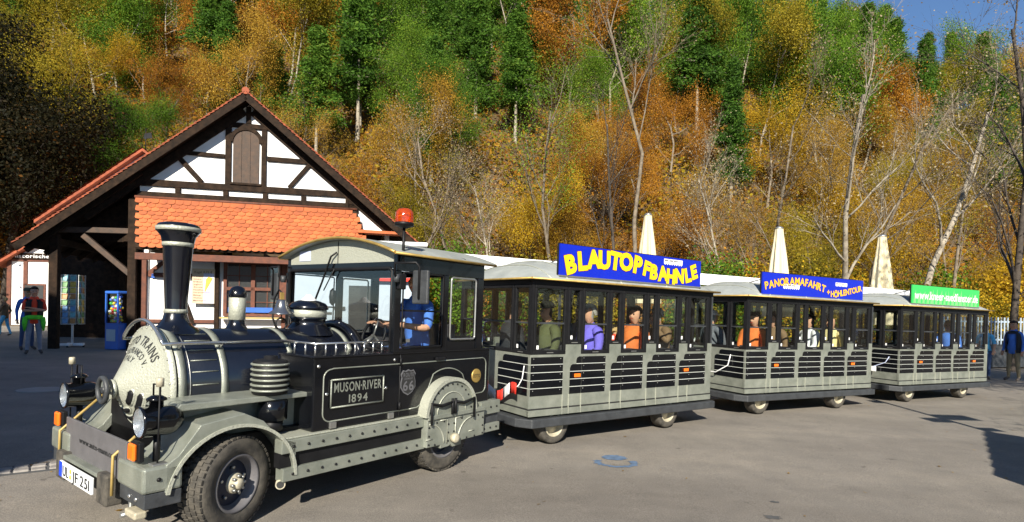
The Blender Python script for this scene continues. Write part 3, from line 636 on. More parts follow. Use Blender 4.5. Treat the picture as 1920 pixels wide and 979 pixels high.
MB().box(1.95, 2.40, .25, LW - .25, 1.0, 1.10).build('cab_seat', 'seat', P, .02)
MB().box(2.36, 2.44, .25, LW - .25, 1.08, 1.42).build('seat_back', 'seat', P, .02)
o = MB().tube([(1.66 + .055 * math.sin(a) * 1, .62 + .16 * math.cos(a), 1.30 + .15 * math.sin(a)) for a in np.linspace(0, 2 * PI, 28, endpoint=False)], .013, 8, closed=True).build('steering_wheel', 'mattblack', P)
mb = MB()
for a in (PI / 2, PI * 1.17, PI * 1.83): mb.tube([(1.66, .62, 1.30), (1.66 + .055 * math.sin(a), .62 + .16 * math.cos(a), 1.30 + .15 * math.sin(a))], .010, 6)
mb.tube([(1.66, .62, 1.30), (1.55, .62, 1.20)], .02, 8); mb.build('wheel_spokes', 'steel', o)
mb = MB(); mb.tube([(2.85, YC, .40), (3.35, YC, .38)], .035, 8); mb.build('drawbar', 'mattblack', P)

# ------------------------------------------------------------------ passenger wagons (same axes as the locomotive)
WW = 1.62; WX0, WX1 = -.50, 2.93
BAY = [-.455, .305, 1.005, 1.695, 2.375]          # left edges of the wide windows
def window(par, w, z0, z1, loc, rot, cache={}):
    """frame, pane, slide bar and vent sticker; drawn in the x-z plane, facing -y"""
    k = (round(w, 3), z0)
    if k not in cache:
        f = MB(); t = .034
        for a in ((0, w, z0, z0 + t + .012), (0, w, z1 - t, z1), (0, t, z0 + t + .012, z1 - t), (w - t, w, z0 + t + .012, z1 - t)): f.box(a[0], a[1], -.014, .030, a[2], a[3])
        g = MB().box(t - .004, w - t + .004, .006, .010, z0 + t, z1 - t + .004)
        zb = z0 + (z1 - z0) * .44; br = MB().box(t, w - t, -.006, .016, zb, zb + .022)
        st = MB().box(t + .02, t + .05, .002, .0055, z0 + .06, z0 + .105)
        lip = MB().box(w * .5 - .05, w * .5 + .05, -.0165, -.0145, z0 + .016, z0 + .026)
        cache[k] = (f.mesh('window_frame', 'mattblack'), g.mesh('pane', 'glass'), br.mesh('slide_bar', 'bumpergrey'), st.mesh('sticker', 'signwhite'), lip.mesh('frame_mark', 'steel'))
    m = cache[k]; o = inst(m[0], 'window', par, loc, rot)
    b = o.modifiers.new('b', 'BEVEL'); b.width = .006; b.segments = 2; b.limit_method = 'ANGLE'
    inst(m[1], 'pane', o)
    if w > .3: inst(m[2], 'slide_bar', o)
    inst(m[3], 'sticker', o); inst(m[4], 'frame_mark', o)
    return o
def make_wagon():
    P = empty('passenger_wagon')
    ZL, ZB, ZN, ZT = .362, 1.082, 1.20, 1.90
    # flanks: stepped silver side sheet
    for side in (0, 1):
        f = (lambda y: y) if side == 0 else (lambda y: WW - y)
        top = [(WX0, ZB)]
        for i, x in enumerate(BAY[:-1]):
            a, b2 = x + .50, BAY[i + 1] - .02
            a = x + .475; top += [(a, ZB), (a, ZN), (b2, ZN), (b2, ZB)]
        top += [(2.83, ZB), (2.83, ZN), (WX1, ZN)]
        a, b2 = sorted((f(.008), f(.045)))
        MB().prism([(WX0, .455), (WX1, .455)] + top[::-1], a, b2).build('side_sheet', 'silver', P)
        MB().box(WX0, WX1, *sorted((f(.012), f(.045))), .437, .453).build('belt_gap', 'ink', P)
        MB().box(WX0, WX1, *sorted((f(.0), f(.045))), ZL, .435).build('sill_sheet', 'silver', P, .004)
        for i, x in enumerate(BAY):
            for xx in ((x, x - .20) if i else (x + .46,)):
                if xx < WX1: MB().box(xx - .003, xx + .003, *sorted((f(-.002), f(.01))), ZL, .60).build('seam_strip', 'hammer', P)
        # black slats, five to a panel, each in two lengths
        rows = [(.601 + k * .0925, .601 + k * .0925 + .0815) for k in range(5)]
        for i, x in enumerate(BAY):
            for k, (z0, z1) in enumerate(rows):
                spans = [(WX0 + .012, .0)] if i == 0 else [((x - .19) if k < 4 else (x - .09), x - .003), (x + .003, x + .405)]
                for q, (a, b2) in enumerate(spans):
                    c = .045 if (i and q == 0 and k >= 3) else .004
                    poly = [(a, z0), (b2, z0), (b2, z1), (a + c, z1), (a + c * .3, z1 - c * .3), (a, z1 - c)]
                    if side == 0:
                        MB().prism(poly, .0035, .0085).build('slat', 'blackpaint', P)
        if side == 0:
            for i, x in enumerate(BAY):
                for k in range(1, 5):
                    z = .601 + k * .0925; a, b2 = (WX0 + .012, .0) if i == 0 else ((x - .185) if k < 4 else (x - .085), x + .40)
                    MB().box(a, b2, .0, .0082, z - .0088, z - .0028).build('trim_strip', 'trimwhite', P)
            mb = MB()
            for i, x in enumerate(BAY):
                for k, (z0, z1) in enumerate(rows):
                    for xx in ((x + .03, x + .38) if i else (WX0 + .05, -.04)): mb.lathe([(.007, 0), (.005, -.004)], (xx, .003, (z0 + z1) / 2 + .02), 6, 'y')
            mb.build('slat_screw', 'steel', P, kind='stuff')
            for x in (.20, 2.30): MB().box(x - .025, x + .075, -.018, -.003, .80, .845).build('side_marker', 'orange', P, .006)
        rot = (0, 0, 0) if side == 0 else (0, 0, PI)
        for i, x in enumerate(BAY):
            w = .49 if i == 0 else .445
            loc = (x, .018, 0) if side == 0 else (x + w, WW - .018, 0)
            window(P, w, 1.084, ZT - .005, loc, rot)
            if i < 4:
                a = x + w + .03; b2 = BAY[i + 1] - .028; loc = (a, .018, 0) if side == 0 else (b2, WW - .018, 0)
                window(P, b2 - a, ZN + .002, ZT - .005, loc, rot)
        edges = [WX0 + .02]
        for i, x in enumerate(BAY):
            w = .49 if i == 0 else .445
            if i: edges.append(x - .013)
            edges.append(x + w + .015)
        edges.append(WX1 - .045)
        for x in edges: MB().box(x - .0125, x + .0125, *sorted((f(.010), f(.045))), ZB + .002 if x < 2.8 else ZN, ZT).build('window_post', 'mattblack', P)
        MB().box(WX0, WX1, *sorted((f(.008), f(.05))), ZT - .003, 1.955).build('header_rail', 'mattblack', P)
        MB().box(WX1 - .032, WX1, *sorted((f(.006), f(.046))), ZN + .001, ZT - .004).build('corner_post', 'bumpergrey', P)
        MB().box(WX0, WX0 + .035, *sorted((f(.006), f(.046))), ZB + .001, ZT - .004).build('corner_post', 'mattblack', P)
    # ends
    for end in (0, 1):
        x = WX0 if end == 0 else WX1
        g = (lambda d: WX0 + d) if end == 0 else (lambda d: WX1 - d)
        MB().box(*sorted((g(.006), g(.04))), .047, WW - .047, .455, ZB).build('end_sheet', 'silver', P)
        MB().box(*sorted((g(.0), g(.045))), .002, WW - .002, ZL, .434).build('end_sill', 'silver', P, .004)
        MB().box(*sorted((g(.01), g(.04))), .047, WW - .047, .436, .454).build('end_gap', 'ink', P)
        rows = [(.601 + k * .0925, .601 + k * .0925 + .0815) for k in range(5)]
        for k, (z0, z1) in enumerate(rows):
            for sgn in (0, 1):
                a, b2 = (.01, .66 if k < 4 else .56)
                c = .045 if k >= 3 else .004
                poly = [(a, z0), (b2, z0), (b2, z1 - c), (b2 - c * .3, z1 - c * .3), (b2 - c, z1), (a, z1)]
                if sgn: poly = [(WW - p, q) for p, q in poly]
                MB().prism(poly, *sorted((g(.002), g(.007))), 'x').build('slat', 'blackpaint', P)
        for k in range(1, 5):
            z = .601 + k * .0925
            for a, b2 in ((.01, .65 if k < 4 else .555), (WW - (.65 if k < 4 else .555), WW - .01)): MB().box(*sorted((g(-.001), g(.0068))), a, b2, z - .0088, z - .0028).build('trim_strip', 'trimwhite', P)
        rot = (0, 0, -PI / 2) if end == 0 else (0, 0, PI / 2)
        for a, b2 in ((.045, .36), (.385, 1.235), (1.26, WW - .045)):
            loc = (g(.014), b2, 0) if end == 0 else (g(.014), a, 0)
            window(P, b2 - a, 1.084, ZT - .005, loc, rot)
        for y in (.3725, 1.2475): MB().box(*sorted((g(.008), g(.045))), y - .012, y + .012, ZB + .002, ZT).build('window_post', 'mattblack', P)
        MB().box(*sorted((g(.008), g(.05))), .051, WW - .051, ZT - .003, 1.955).build('header_rail', 'mattblack', P)
    # roof: arched, rounded down at both ends
    xs = [-.565, -.55, -.50, -.40, -.25, -.05, .2, 1.2, 2.25, 2.48, 2.68, 2.84, 2.93, 2.98, 2.995]
    yy = np.linspace(-.065, WW + .065, 21)
    def hgt(x): d = min(x + .565, 2.995 - x); return .265 * math.sin(min(d / .62, 1) * PI / 2) ** .8 if d > 0 else 0
    v = []
    for x in xs:
        for y in yy:
            t = abs(y - WW / 2) / (WW / 2 + .065); v.append((x, y, 1.972 + hgt(x) * (1 - t ** 3.2)))
    n = 21; fc = [(i * n + k, i * n + k + 1, (i + 1) * n + k + 1, (i + 1) * n + k) for i in range(len(xs) - 1) for k in range(n - 1)]
    rf = MB().add(v, fc, True).build('roof', 'roofsilver', P)
    MB().box(-.56, 2.99, -.06, WW + .06, 1.956, 1.970).build('roof_lining', 'mattblack', rf)
    rim = [(-.565, -.065), (2.995, -.065), (2.995, WW + .065), (-.565, WW + .065)]
    for i in range(4):
        a, b2 = rim[i], rim[(i + 1) % 4]; MB().tube([(*a, 1.966), (*b2, 1.966)], .013, 6).build('roof_bead', 'brass', rf)
    for x in (-.28, -.02, .9, 1.8): MB().tube([(x, y, 1.976 + hgt(x) * (1 - (abs(y - WW / 2) / (WW / 2 + .065)) ** 3.2)) for y in yy], .006, 5).build('roof_seam', 'hammer', rf)
    MB().box(WX0 + .05, WX1 - .05, .05, WW - .05, .40, .44).build('floor', 'mattblack', P)
    # benches across the wagon
    for x in (-.30, .40, 1.10, 1.80, 2.50):
        MB().box(x, x + .34, .08, WW - .08, .70, .78).build('bench_seat', 'seat', P, .02)
        MB().box(x + .34, x + .39, .08, WW - .08, .60, 1.12).build('bench_back', 'seat', P, .02)
    for x in (.08, .78, 1.48, 2.18): MB().lathe([(.05, 1.93), (.045, 1.90), (.02, 1.885), (.0, 1.883)], (x + .1, .45, .0), 12, cap=False).build('ceiling_lamp', 'signwhite', P)
    # bumper skirt, running gear
    b0, b1 = .235, .338
    MB().prism([(WX0 - .09, .14), (WX0 + .02, -.05), (WX1 + .05, -.05), (WX1 + .10, .10), (WX1 + .10, WW - .10), (WX1 + .05, WW + .05), (WX0 + .02, WW + .05), (WX0 - .09, WW - .14)], b0, b1, 'z').build('bumper_skirt', 'bumpergrey', P, .012)
    MB().box(WX0 + .1, WX1 - .1, .25, WW - .25, .20, .36).build('underframe', 'mattblack', P)
    for x in (-.06, 2.03):
        wheel(P, x, .13, .225, .17, 0, -1, False); wheel(P, x, WW - .13, .225, .17, 0, 1, False)
        MB().tube([(x, .2, .225), (x, WW - .2, .225)], .03, 8).build('axle', 'mattblack', P)
    MB().tube([(WX1 + .05, WW / 2, .33), (WX1 + .45, WW / 2, .31)], .03, 8).build('drawbar', 'mattblack', P)
    for z in (.48, .57): MB().lathe([(.022, 0), (.022, .03), (.015, .05)], (WX1, .30, z - .1), 10, 'x').build('hose_coupling', 'chrome', P)
    return P
wag = [make_wagon()]
for i in range(2): wag.append(copy_tree(wag[0]))
WPOSE = [(.639, 6.806, 35.57, 0), (4.347, 9.487, 27.17, -.075), (8.385, 11.66, 26.85, -.13)]
for w, (X, Y, a, sh) in zip(wag, WPOSE):
    w.matrix_world = RY @ Matrix.Translation((X + sh * math.cos(R(a)), Y + sh * math.sin(R(a)), .012)) @ Matrix.Rotation(R(a), 4, 'Z')
tag(wag[0], 'silver and black road train wagon under the blue and yellow board, first behind the locomotive', 'wagon', 'wagons of the road train')
tag(wag[1], 'middle road train wagon with the blue panorama tour board on its roof', 'wagon', 'wagons of the road train')
tag(wag[2], 'last road train wagon with the green web address board on its roof', 'wagon', 'wagons of the road train')
# roof boards
def board(par, m, x0=-.13, x1=2.55, z0=2.03, z1=2.40, y=-.03):
    o = MB().box(x0, x1, y, y + .025, z0, z1).build('roof_board', m, par)
    MB().box(x0 - .012, x1 + .012, y + .0255, y + .05, z0 - .012, z1 + .012).build('board_frame', 'mattblack', o, .004)
    MB().box(x0 - .012, x1 + .012, y - .006, y + .025, z0 - .022, z0 - .001).build('board_rail', 'steel', o)
    for x in (x0 + .25, (x0 + x1) / 2, x1 - .25): MB().box(x - .01, x + .01, y - .002, y + .05, 1.975, z0 - .023).build('board_bracket', 'steel', o)
    for x in (x0 + .3, x1 - .3): MB().tube([(x, y + .04, z1 - .05), (x, y + .55, 2.22)], .010, 6).build('board_stay', 'steel', o)
    return o
def free_letters(mb, items, y, off, grow=0):
    for ch, x, z, h, rot in items:
        v, f, adv = glyph(ch, off + grow); sc = h / .72; c, s = math.cos(R(rot)), math.sin(R(rot))
        vv = v - np.array([(v[:, 0].min() + v[:, 0].max()) / 2, (v[:, 1].min() + v[:, 1].max()) / 2]); vv = vv * sc
        mb.add([(x + p[0] * c - p[1] * s, y, z + p[0] * s + p[1] * c) for p in vv], f)
def sz(xz, yz):      # board picture position -> fraction along (true length) and up
    s = (xz - 140) / 1650; yt = 105 + 245 * s; ybm = 470 + 170 * s; t = (ybm - yz) / (ybm - yt); l = s * 6.735 / (8.285 - s * 1.55); return -.13 + l * 2.68, 2.03 + t * .37
def train_icon(par, x0, z0, L, y, flip=1):
    """small white outline of the train with dark windows"""
    mb = MB(); q = MB()
    for k in range(4):
        a = x0 + flip * (k * L * .25); b2 = a + flip * L * .235; a, b2 = sorted((a, b2)); h = L * .17
        mb.box(a, b2, y, y + .002, z0, z0 + h)
        for j in (0, 1): mb.lathe([(L * .035, 0), (L * .035, .002)], (a + (.25 + .5 * j) * (b2 - a), y, z0), 8, 'y')
        if k < 3 or flip < 0:
            for j in range(3): q.box(a + (.12 + .28 * j) * (b2 - a), a + (.32 + .28 * j) * (b2 - a), y - .001, y - .0004, z0 + h * .5, z0 + h * .82)
    mb.build('train_picture', 'signwhite', par, kind='stuff'); q.build('train_picture_windows', 'ink', par, kind='stuff')
B1 = board(wag[0], 'signblue')
its = [('B', 262, 348, 15), ('L', 400, 315, 8), ('A', 530, 297, 6), ('U', 655, 310, 2), ('T', 785, 322, -6), ('O', 912, 337, 0), ('P', 1050, 375, -8), ('F', 1155, 420, -12), ('B', 1240, 460, -4), ('A', 1345, 478, 4), ('H', 1440, 515, -2), ('N', 1540, 512, 2), ('L', 1640, 505, 14), ('E', 1710, 470, 18)]
for nm, m, g, yy_ in (('board_letter_outline', 'signred', .022, -.0335), ('board_lettering', 'signyellow', 0, -.0355)):  # dark red printed outline behind the letters
    mb = MB(); free_letters(mb, [(c, *sz(x, y), .215 if x < 1100 else .19, r) for c, x, y, r in its], yy_, .055, g); mb.build(nm, m, B1, kind='stuff')
x, z = sz(1450, 368); train_icon(B1, x - .17, z - .01, .40, -.034)
B2 = board(wag[1], 'signblue', -.20, 2.52, 2.01, 2.37)
top = 'PANORAMAFAHRT'; bot = 'HÖHLENTOUR'
def arc_items(t, x0, x1, zf, h):
    adv = [glyph(c, .03)[2] + .10 for c in t]; tot = sum(adv); out = []; u = 0
    for c, a in zip(t, adv):
        x = x0 + (x1 - x0) * (u + a / 2) / tot; out.append((c, x, zf((u + a / 2) / tot), h, math.degrees(math.atan2(zf((u + a / 2) / tot + .02) - zf((u + a / 2) / tot - .02), .04 * (x1 - x0))))); u += a
    return out
it2 = arc_items(top, -.16, 1.42, lambda t: 2.135 + .125 * math.sin(PI * min(max(t * .92 + .02, 0), 1)) , .125) + [('+', 1.50, 2.115, .10, 0)] + arc_items(bot, 1.57, 2.47, lambda t: 2.085 + .145 * t ** 1.5, .105)
for nm, m, g, yy_ in (('board_letter_outline', 'signred', .02, -.0335), ('board_lettering', 'signorange', 0, -.0355)):  # same printed outline, behind the orange letters
    mb = MB(); free_letters(mb, it2, yy_, .03, g); mb.build(nm, m, B2, kind='stuff')
train_icon(B2, .30, 2.13, .42, -.034, 1); train_icon(B2, 1.70, 2.24, .34, -.034, 1)
B3 = board(wag[2], 'signgreen', -.20, 2.40, 2.03, 2.40)
mb = MB(); q = random.Random(3)
for k in range(16):
    x = -.12 + k * .158; w_ = q.uniform(.04, .07); mb.prism([(x - w_, 2.035), (x + w_, 2.035), (x + w_ * .6 + q.uniform(-.05, .05), 2.035 + q.uniform(.22, .34)), (x - w_ * .4, 2.035 + .15)], -.0335, -.0315)
mb.build('board_grass', 'signlightgreen', B3, kind='stuff')
mb = MB(); text(mb, 'www.kneer-suedfenster.de', .165, lambda u, v: (1.10 + u, -.0355, 2.12 + v), .014, .07, width=2.46); mb.build('board_lettering', 'signwhite', B3, kind='stuff')
MB().box(2.42, 2.44, .05, .45, 2.03, 2.40).build('side_board', 'signwhite', B3)
# red and white warning cloth on the first drawbar, cable on the second wagon
o = empty('warning_cloth', (0, 0, 0), 0, wag[0]); o.name = 'warning_cloth'
for k in range(6):
    def pt(s, h): y = 1.10 - s * 1.0; return (-.62 + .06 * math.sin(s * PI), y, .60 - .10 * math.sin(s * PI) * .8 + h * .13 + .05 * math.sin(s * 9))
    mb = MB(); s0, s1 = k / 6, (k + 1) / 6; vv = []
    for j in range(4):
        s = s0 + (s1 - s0) * j / 3; vv += [pt(s, 0), pt(s, 1)]
    mb.add(vv, [(2 * j, 2 * j + 1, 2 * j + 3, 2 * j + 2) for j in range(3)], True); mm = mb.build('cloth_stripe', 'redcloth' if k % 2 else 'signwhite', o)
    sd = mm.modifiers.new('s', 'SOLIDIFY'); sd.thickness = .006
MB().tube([(-.512, .10, .95), (-.53, .105, .80), (-.56, .13, .72), (-.60, .18, .67)], .006, 6).build('hanging_cord', 'signwhite', wag[0])
MB().tube([(-.515, .30, .98), (-.55, .32, .80), (-.58, .55, .66), (-.58, .85, .66), (-.56, 1.05, .78)], .009, 6).build('white_cable', 'signwhite', wag[1])
MB().tube([(-.515, 1.0, .92), (-.56, .85, .74), (-.57, .55, .66), (-.55, .25, .80), (-.515, .2, .92)], .008, 6).build('white_cable', 'menublue', wag[2])
o = MB(); [o.box(-.60, -.57, .42 + k * .10, .52 + k * .10, .60, .70) for k in (0, 2, 4)]; o.build('cloth_white', 'signwhite', wag[2], kind='stuff')
o = MB(); [o.box(-.60, -.57, .52 + k * .10, .62 + k * .10, .60, .70) for k in (0, 2)]; o.build('cloth_red', 'redcloth', wag[2], kind='stuff')
MB().tube([(-.55, WW / 2, .33), (-.95, WW / 2, .33)], .03, 8).build('tow_eye', 'mattblack', wag[0])

# ------------------------------------------------------------------ people
def cloth(name, c): 
    if name not in MATS: mat(name, c, .85, 0, .18, 10, .25, 30)
    return MATS[name]
for n_, c_ in {'skin': (.50, .27, .17), 'hairgrey': (.34, .32, .28), 'hairdark': (.025, .016, .012), 'hairblond': (.45, .30, .12), 'hairred': (.22, .06, .02), 'shoe': (.06, .05, .045), 'jeans': (.22, .24, .30), 'denim': (.04, .07, .16), 'khaki': (.24, .19, .11),
               'top_red': (.75, .06, .02), 'top_blue': (.05, .16, .55), 'top_violet': (.15, .12, .62), 'top_orange': (.62, .16, .03), 'top_brown': (.16, .10, .05), 'top_olive': (.07, .08, .03), 'top_white': (.70, .72, .75), 'top_yellow': (.68, .58, .28), 'top_grey': (.12, .13, .15), 'top_sky': (.10, .42, .66), 'top_dark': (.015, .016, .02), 'vest': (.012, .012, .012), 'green': (.10, .62, .03), 'cap': (.06, .065, .04)}.items(): cloth(n_, c_)
def person(label, M, pose='stand', top='top_blue', legs='jeans', hair='hairdark', sleeves=True, scale=1.0, cat='person', group=None, extra=None, bald=False, hat=None, bulk=1.0):
    """one skinned body; M places the feet (or the seat) and the facing direction +x"""
    J = {}; E_ = []; TG = []
    def v(n, p, r): J[n] = (Vector(p), r if hasattr(r, '__len__') else (r, r))
    def e(a, b2, t): E_.append((a, b2, t))
    seated = pose in ('sit', 'drive', 'raise', 'sitarms')
    hz = .13 if seated else .93
    v('pel', (0, 0, hz), (.115, .15 * bulk)); v('sp', (.01, 0, hz + .20), (.105 * bulk, .14 * bulk)); v('ch', (0, 0, hz + .38), (.115 * bulk, .165 * bulk)); v('nk0', (.0, 0, hz + .52), (.065, .075)); v('nk', (.015, 0, hz + .575), (.044, .042))
    v('h0', (.035, 0, hz + .645), (.066, .056)); v('h1', (.025, 0, hz + .72), (.098, .078)); v('h2', (.01, 0, hz + .795), (.080, .066))
    v('no', (.128, 0, hz + .69), .016)
    e('pel', 'sp', top); e('sp', 'ch', top); e('ch', 'nk0', top); e('nk0', 'nk', 'skin'); e('nk', 'h0', 'skin'); e('h0', 'h1', 'skin'); e('h1', 'h2', 'hair'); e('h0', 'no', 'skin')
    for s, k in ((1, 'l'), (-1, 'r')):
        v('sh' + k, (0, s * .17 * bulk, hz + .46), .068 * bulk)
        if pose == 'crossed': el, wr = (.06, s * .23, hz + .20), (.20, -s * .06, hz + .24 + .03 * s)
        elif pose == 'drive': el, wr = (-.16 + .26, s * .27, hz + .22), (.42, s * .16, hz + .26)
        elif pose == 'raise' and s == 1: el, wr = (.12, s * .30, hz + .30), (.16, s * .08, hz + .58)
        elif pose == 'walk': el, wr = (-.02 + .08 * s, s * .23, hz + .20), (.12 + .06 * s, s * .20, hz + .0)
        elif seated: el, wr = (.05, s * .24, hz + .20), (.25, s * .12, hz + .12)
        else: el, wr = (-.02, s * .23, hz + .19), (.06, s * .24, hz - .05)
        el, wr = Vector(el), Vector(wr)
        v('el' + k, el, .047 * bulk); v('wr' + k, wr, .030); e('nk0', 'sh' + k, top); e('sh' + k, 'el' + k, top); e('el' + k, 'wr' + k, top if sleeves else 'skin')
        d = (wr - el).normalized(); sd = Vector((0, 0, 1)).cross(d)
        if sd.length < .2: sd = Vector((1, 0, 0)).cross(d)
        sd.normalize(); up = d.cross(sd); pm = wr + d * .06; v('pm' + k, pm, (.034, .022)); e('wr' + k, 'pm' + k, 'skin')
        for q in range(4):
            o_ = sd * (.027 - .018 * q); Lf = (.040, .048, .045, .034)[q]; v(f'f{q}a' + k, pm + d * .045 + o_, .0095); v(f'f{q}b' + k, pm + d * (.045 + Lf) + o_ - up * .018, .008)
            e('pm' + k, f'f{q}a' + k, 'skin'); e(f'f{q}a' + k, f'f{q}b' + k, 'skin')
        v('th' + k, wr + d * .045 + sd * s * .045, .010); e('wr' + k, 'th' + k, 'skin'); v('ti' + k, wr + d * .085 + sd * s * .052 - up * .012, .0085); e('th' + k, 'ti' + k, 'skin')
        if seated: kn, an, to = (.42, s * .11, .10), (.44, s * .11, -.30), (.58, s * .12, -.36)
        elif pose == 'walk': kn, an, to = (.10 * s + .05, s * .09, .50), (.16 * s - .03, s * .09, .09), (.16 * s + .12, s * .10, .035)
        else: kn, an, to = (.015, s * .11, .50), (-.015, s * .13, .09), (.15, s * .16, .035)
        v('hp' + k, (.0, s * .085, hz - .04), .098); v('kn' + k, kn, .062); v('an' + k, an, .042); v('to' + k, to, .038)
        e('pel', 'hp' + k, legs); e('hp' + k, 'kn' + k, legs); e('kn' + k, 'an' + k, legs); e('an' + k, 'to' + k, 'shoe')
    names = list(J); ix = {n: i for i, n in enumerate(names)}
    me = bpy.data.meshes.new('b'); me.from_pydata([J[n][0] for n in names], [(ix[a], ix[b2]) for a, b2, _ in E_], [])
    ob = bpy.data.objects.new('b', me); COL.objects.link(ob)
    sk = ob.modifiers.new('s', 'SKIN'); sk.use_smooth_shade = True
    for i, n in enumerate(names):
        me.skin_vertices[0].data[i].radius = J[n][1]; me.skin_vertices[0].data[i].use_root = (n == 'pel')
    sb = ob.modifiers.new('u', 'SUBSURF'); sb.levels = 1; sb.render_levels = 1
    dg = bpy.context.evaluated_depsgraph_get(); bm_ = bpy.data.meshes.new_from_object(ob.evaluated_get(dg))
    bpy.data.objects.remove(ob)
    mats = []; 
    for t in [x[2] for x in E_] + ['hair']:
        t = hair if t == 'hair' else t
        if t not in mats: mats.append(t)
    bm_.materials.clear()
    for t in mats: bm_.materials.append(MATS[t])
    A = np.array([J[a][0] for a, b2, _ in E_]); Bv = np.array([J[b2][0] for a, b2, _ in E_]); D = Bv - A; LL = (D ** 2).sum(1); RA = np.array([max(J[a][1]) for a, b2, _ in E_]); RB = np.array([max(J[b2][1]) for a, b2, _ in E_])
    hc = J['h1'][0]
    for p in bm_.polygons:
        c = np.array(p.center); t = np.clip(((c - A) * D).sum(1) / LL, 0, 1); dist = np.sqrt((((A + D * t[:, None]) - c) ** 2).sum(1)) - (RA * (1 - t) + RB * t); k = int(dist.argmin()); t_ = E_[k][2]
        if E_[k][1] in ('h0', 'h1', 'h2', 'no'):
            isH = (c[2] > hz + .775 or (c[0] < .02 and c[2] > hz + .64)) and not (bald and c[2] < 9 and c[0] > -.05)
            t_ = hair if isH else 'skin'
        elif t_ == 'hair': t_ = hair
        p.material_index = mats.index(t_); p.use_smooth = True
    o = bpy.data.objects.new('person', bm_); COL.objects.link(o); o.matrix_world = M @ Matrix.Scale(scale, 4)
    tag(o, label, cat, group)
    if not bald and not hat:
        mb = MB(); c = hc + Vector((-.018, 0, .02)); vv = []; n1, n2 = 14, 7
        for i in range(n2 + 1):
            th = R(4 + 92 * i / n2)
            for k in range(n1):
                a = 2 * PI * k / n1; cut = 1.0 if math.cos(a) < .1 else .62; t2 = th * cut
                vv.append((c.x + (.114 + .010 * math.sin(5 * a)) * math.sin(t2) * math.cos(a), c.y + (.096 + .008 * math.sin(7 * a)) * math.sin(t2) * math.sin(a), c.z + .106 * math.cos(t2) - (.05 if hair in ('hairred', 'hairblond', 'hairgrey') and i == n2 and math.cos(a) < .1 else 0)))
        ff = [(i * n1 + k, i * n1 + (k + 1) % n1, (i + 1) * n1 + (k + 1) % n1, (i + 1) * n1 + k) for i in range(n2) for k in range(n1)]
        mb.add(vv, ff, True).build('hair', hair, o)
    if hat:
        MB().lathe([(.0, .10), (.06, .095), (.095, .06), (.10, .0)], tuple(hc + Vector((-.01, 0, .03))), 16, cap=False).build('hat', hat, o)
        MB().prism([(hc.x + .05, -.07), (hc.x + .19, -.05), (hc.x + .19, .05), (hc.x + .05, .07)], hc.z + .03, hc.z + .04, 'z').build('hat_brim', hat, o)
    mb = MB()
    for s in (1, -1): mb.ball((hc.x + .083, s * .032, hz + .715), .011, 8, 5)
    mb.build('eyes', 'eye', o, kind='stuff')
    MB().box(hc.x + .070, hc.x + .083, -.022, .022, hz + .645, hz + .650).build('mouth', 'redcloth', o)
    if extra == 'vest':
        MB().lathe([(.185, -.02), (.19, .2), (.20, .42), (.13, .50)], (0, 0, hz), 20, cap=False).build('vest', 'vest', o).scale = (.78, 1.02, 1)
        m_ = o.children[-1]; m_.modifiers.new('s', 'SOLIDIFY').thickness = .01
        bmx = bmesh.new(); bmx.from_mesh(m_.data); bmesh.ops.delete(bmx, geom=[f_ for f_ in bmx.faces if f_.calc_center_median().x > .15 and abs(f_.calc_center_median().y) < .075], context='FACES'); bmx.to_mesh(m_.data); bmx.free()
        MB().lathe([(.165, -.02), (.19, .02), (.185, .07), (.16, .09)], (0, 0, hz), 20, cap=False).build('tied_jacket', 'green', o)
        for s in (1, -1): MB().tube([(.06, s * .17, hz + .03), (.10, s * .19, hz - .12), (.07, s * .19, hz - .32)], [.06, .055, .02], 10).build('jacket_fold', 'green', o)
    if extra == 'jacket':
        m_ = MB().lathe([(.20, -.10), (.195, .1), (.205, .36), (.19, .46), (.10, .54)], (-.01, 0, hz), 20, cap=False).build('jacket', 'top_dark', o); m_.scale = (.80, 1.06, 1)
        bmx = bmesh.new(); bmx.from_mesh(m_.data); bmesh.ops.delete(bmx, geom=[f_ for f_ in bmx.faces if f_.calc_center_median().x > .14 and abs(f_.calc_center_median().y) < .10], context='FACES'); bmx.to_mesh(m_.data); bmx.free(); m_.modifiers.new('s', 'SOLIDIFY').thickness = .012
    return o
def at(x, y, rz): return Matrix.Translation((x, y, gz(x, y) + .012)) @ Matrix.Rotation(R(rz), 4, 'Z')
def inside(veh, x, y, z, rz): return veh.matrix_world @ Matrix.Translation((x, y, z)) @ Matrix.Rotation(R(rz), 4, 'Z')
person('woman in red T-shirt, black vest and light jeans standing with crossed arms by the porch', at(-12.44, 14.786, -48), 'crossed', 'top_red', 'jeans', 'hairdark', False, 1.0, extra='vest')
person('person in blue jacket and dark cap standing behind the red-shirted woman', at(-13.45, 15.75, -30), 'stand', 'top_blue', 'denim', 'hairdark', True, .98, hat='cap')
person('blond child in light blue trousers beyond the porch at the far left', at(-18.4, 20.6, 190), 'walk', 'top_brown', 'top_sky', 'hairblond', True, .80)
person('man in dark jacket over bright blue shirt walking at the right edge', at(15.2, 17.1, 200), 'stand', 'top_blue', 'khaki', 'hairdark', True, 1.03, extra='jacket')
person('red-haired woman in sky blue top and jeans walking beside the last wagon', at(14.55, 17.35, 230), 'walk', 'top_sky', 'denim', 'hairred', False, .95)
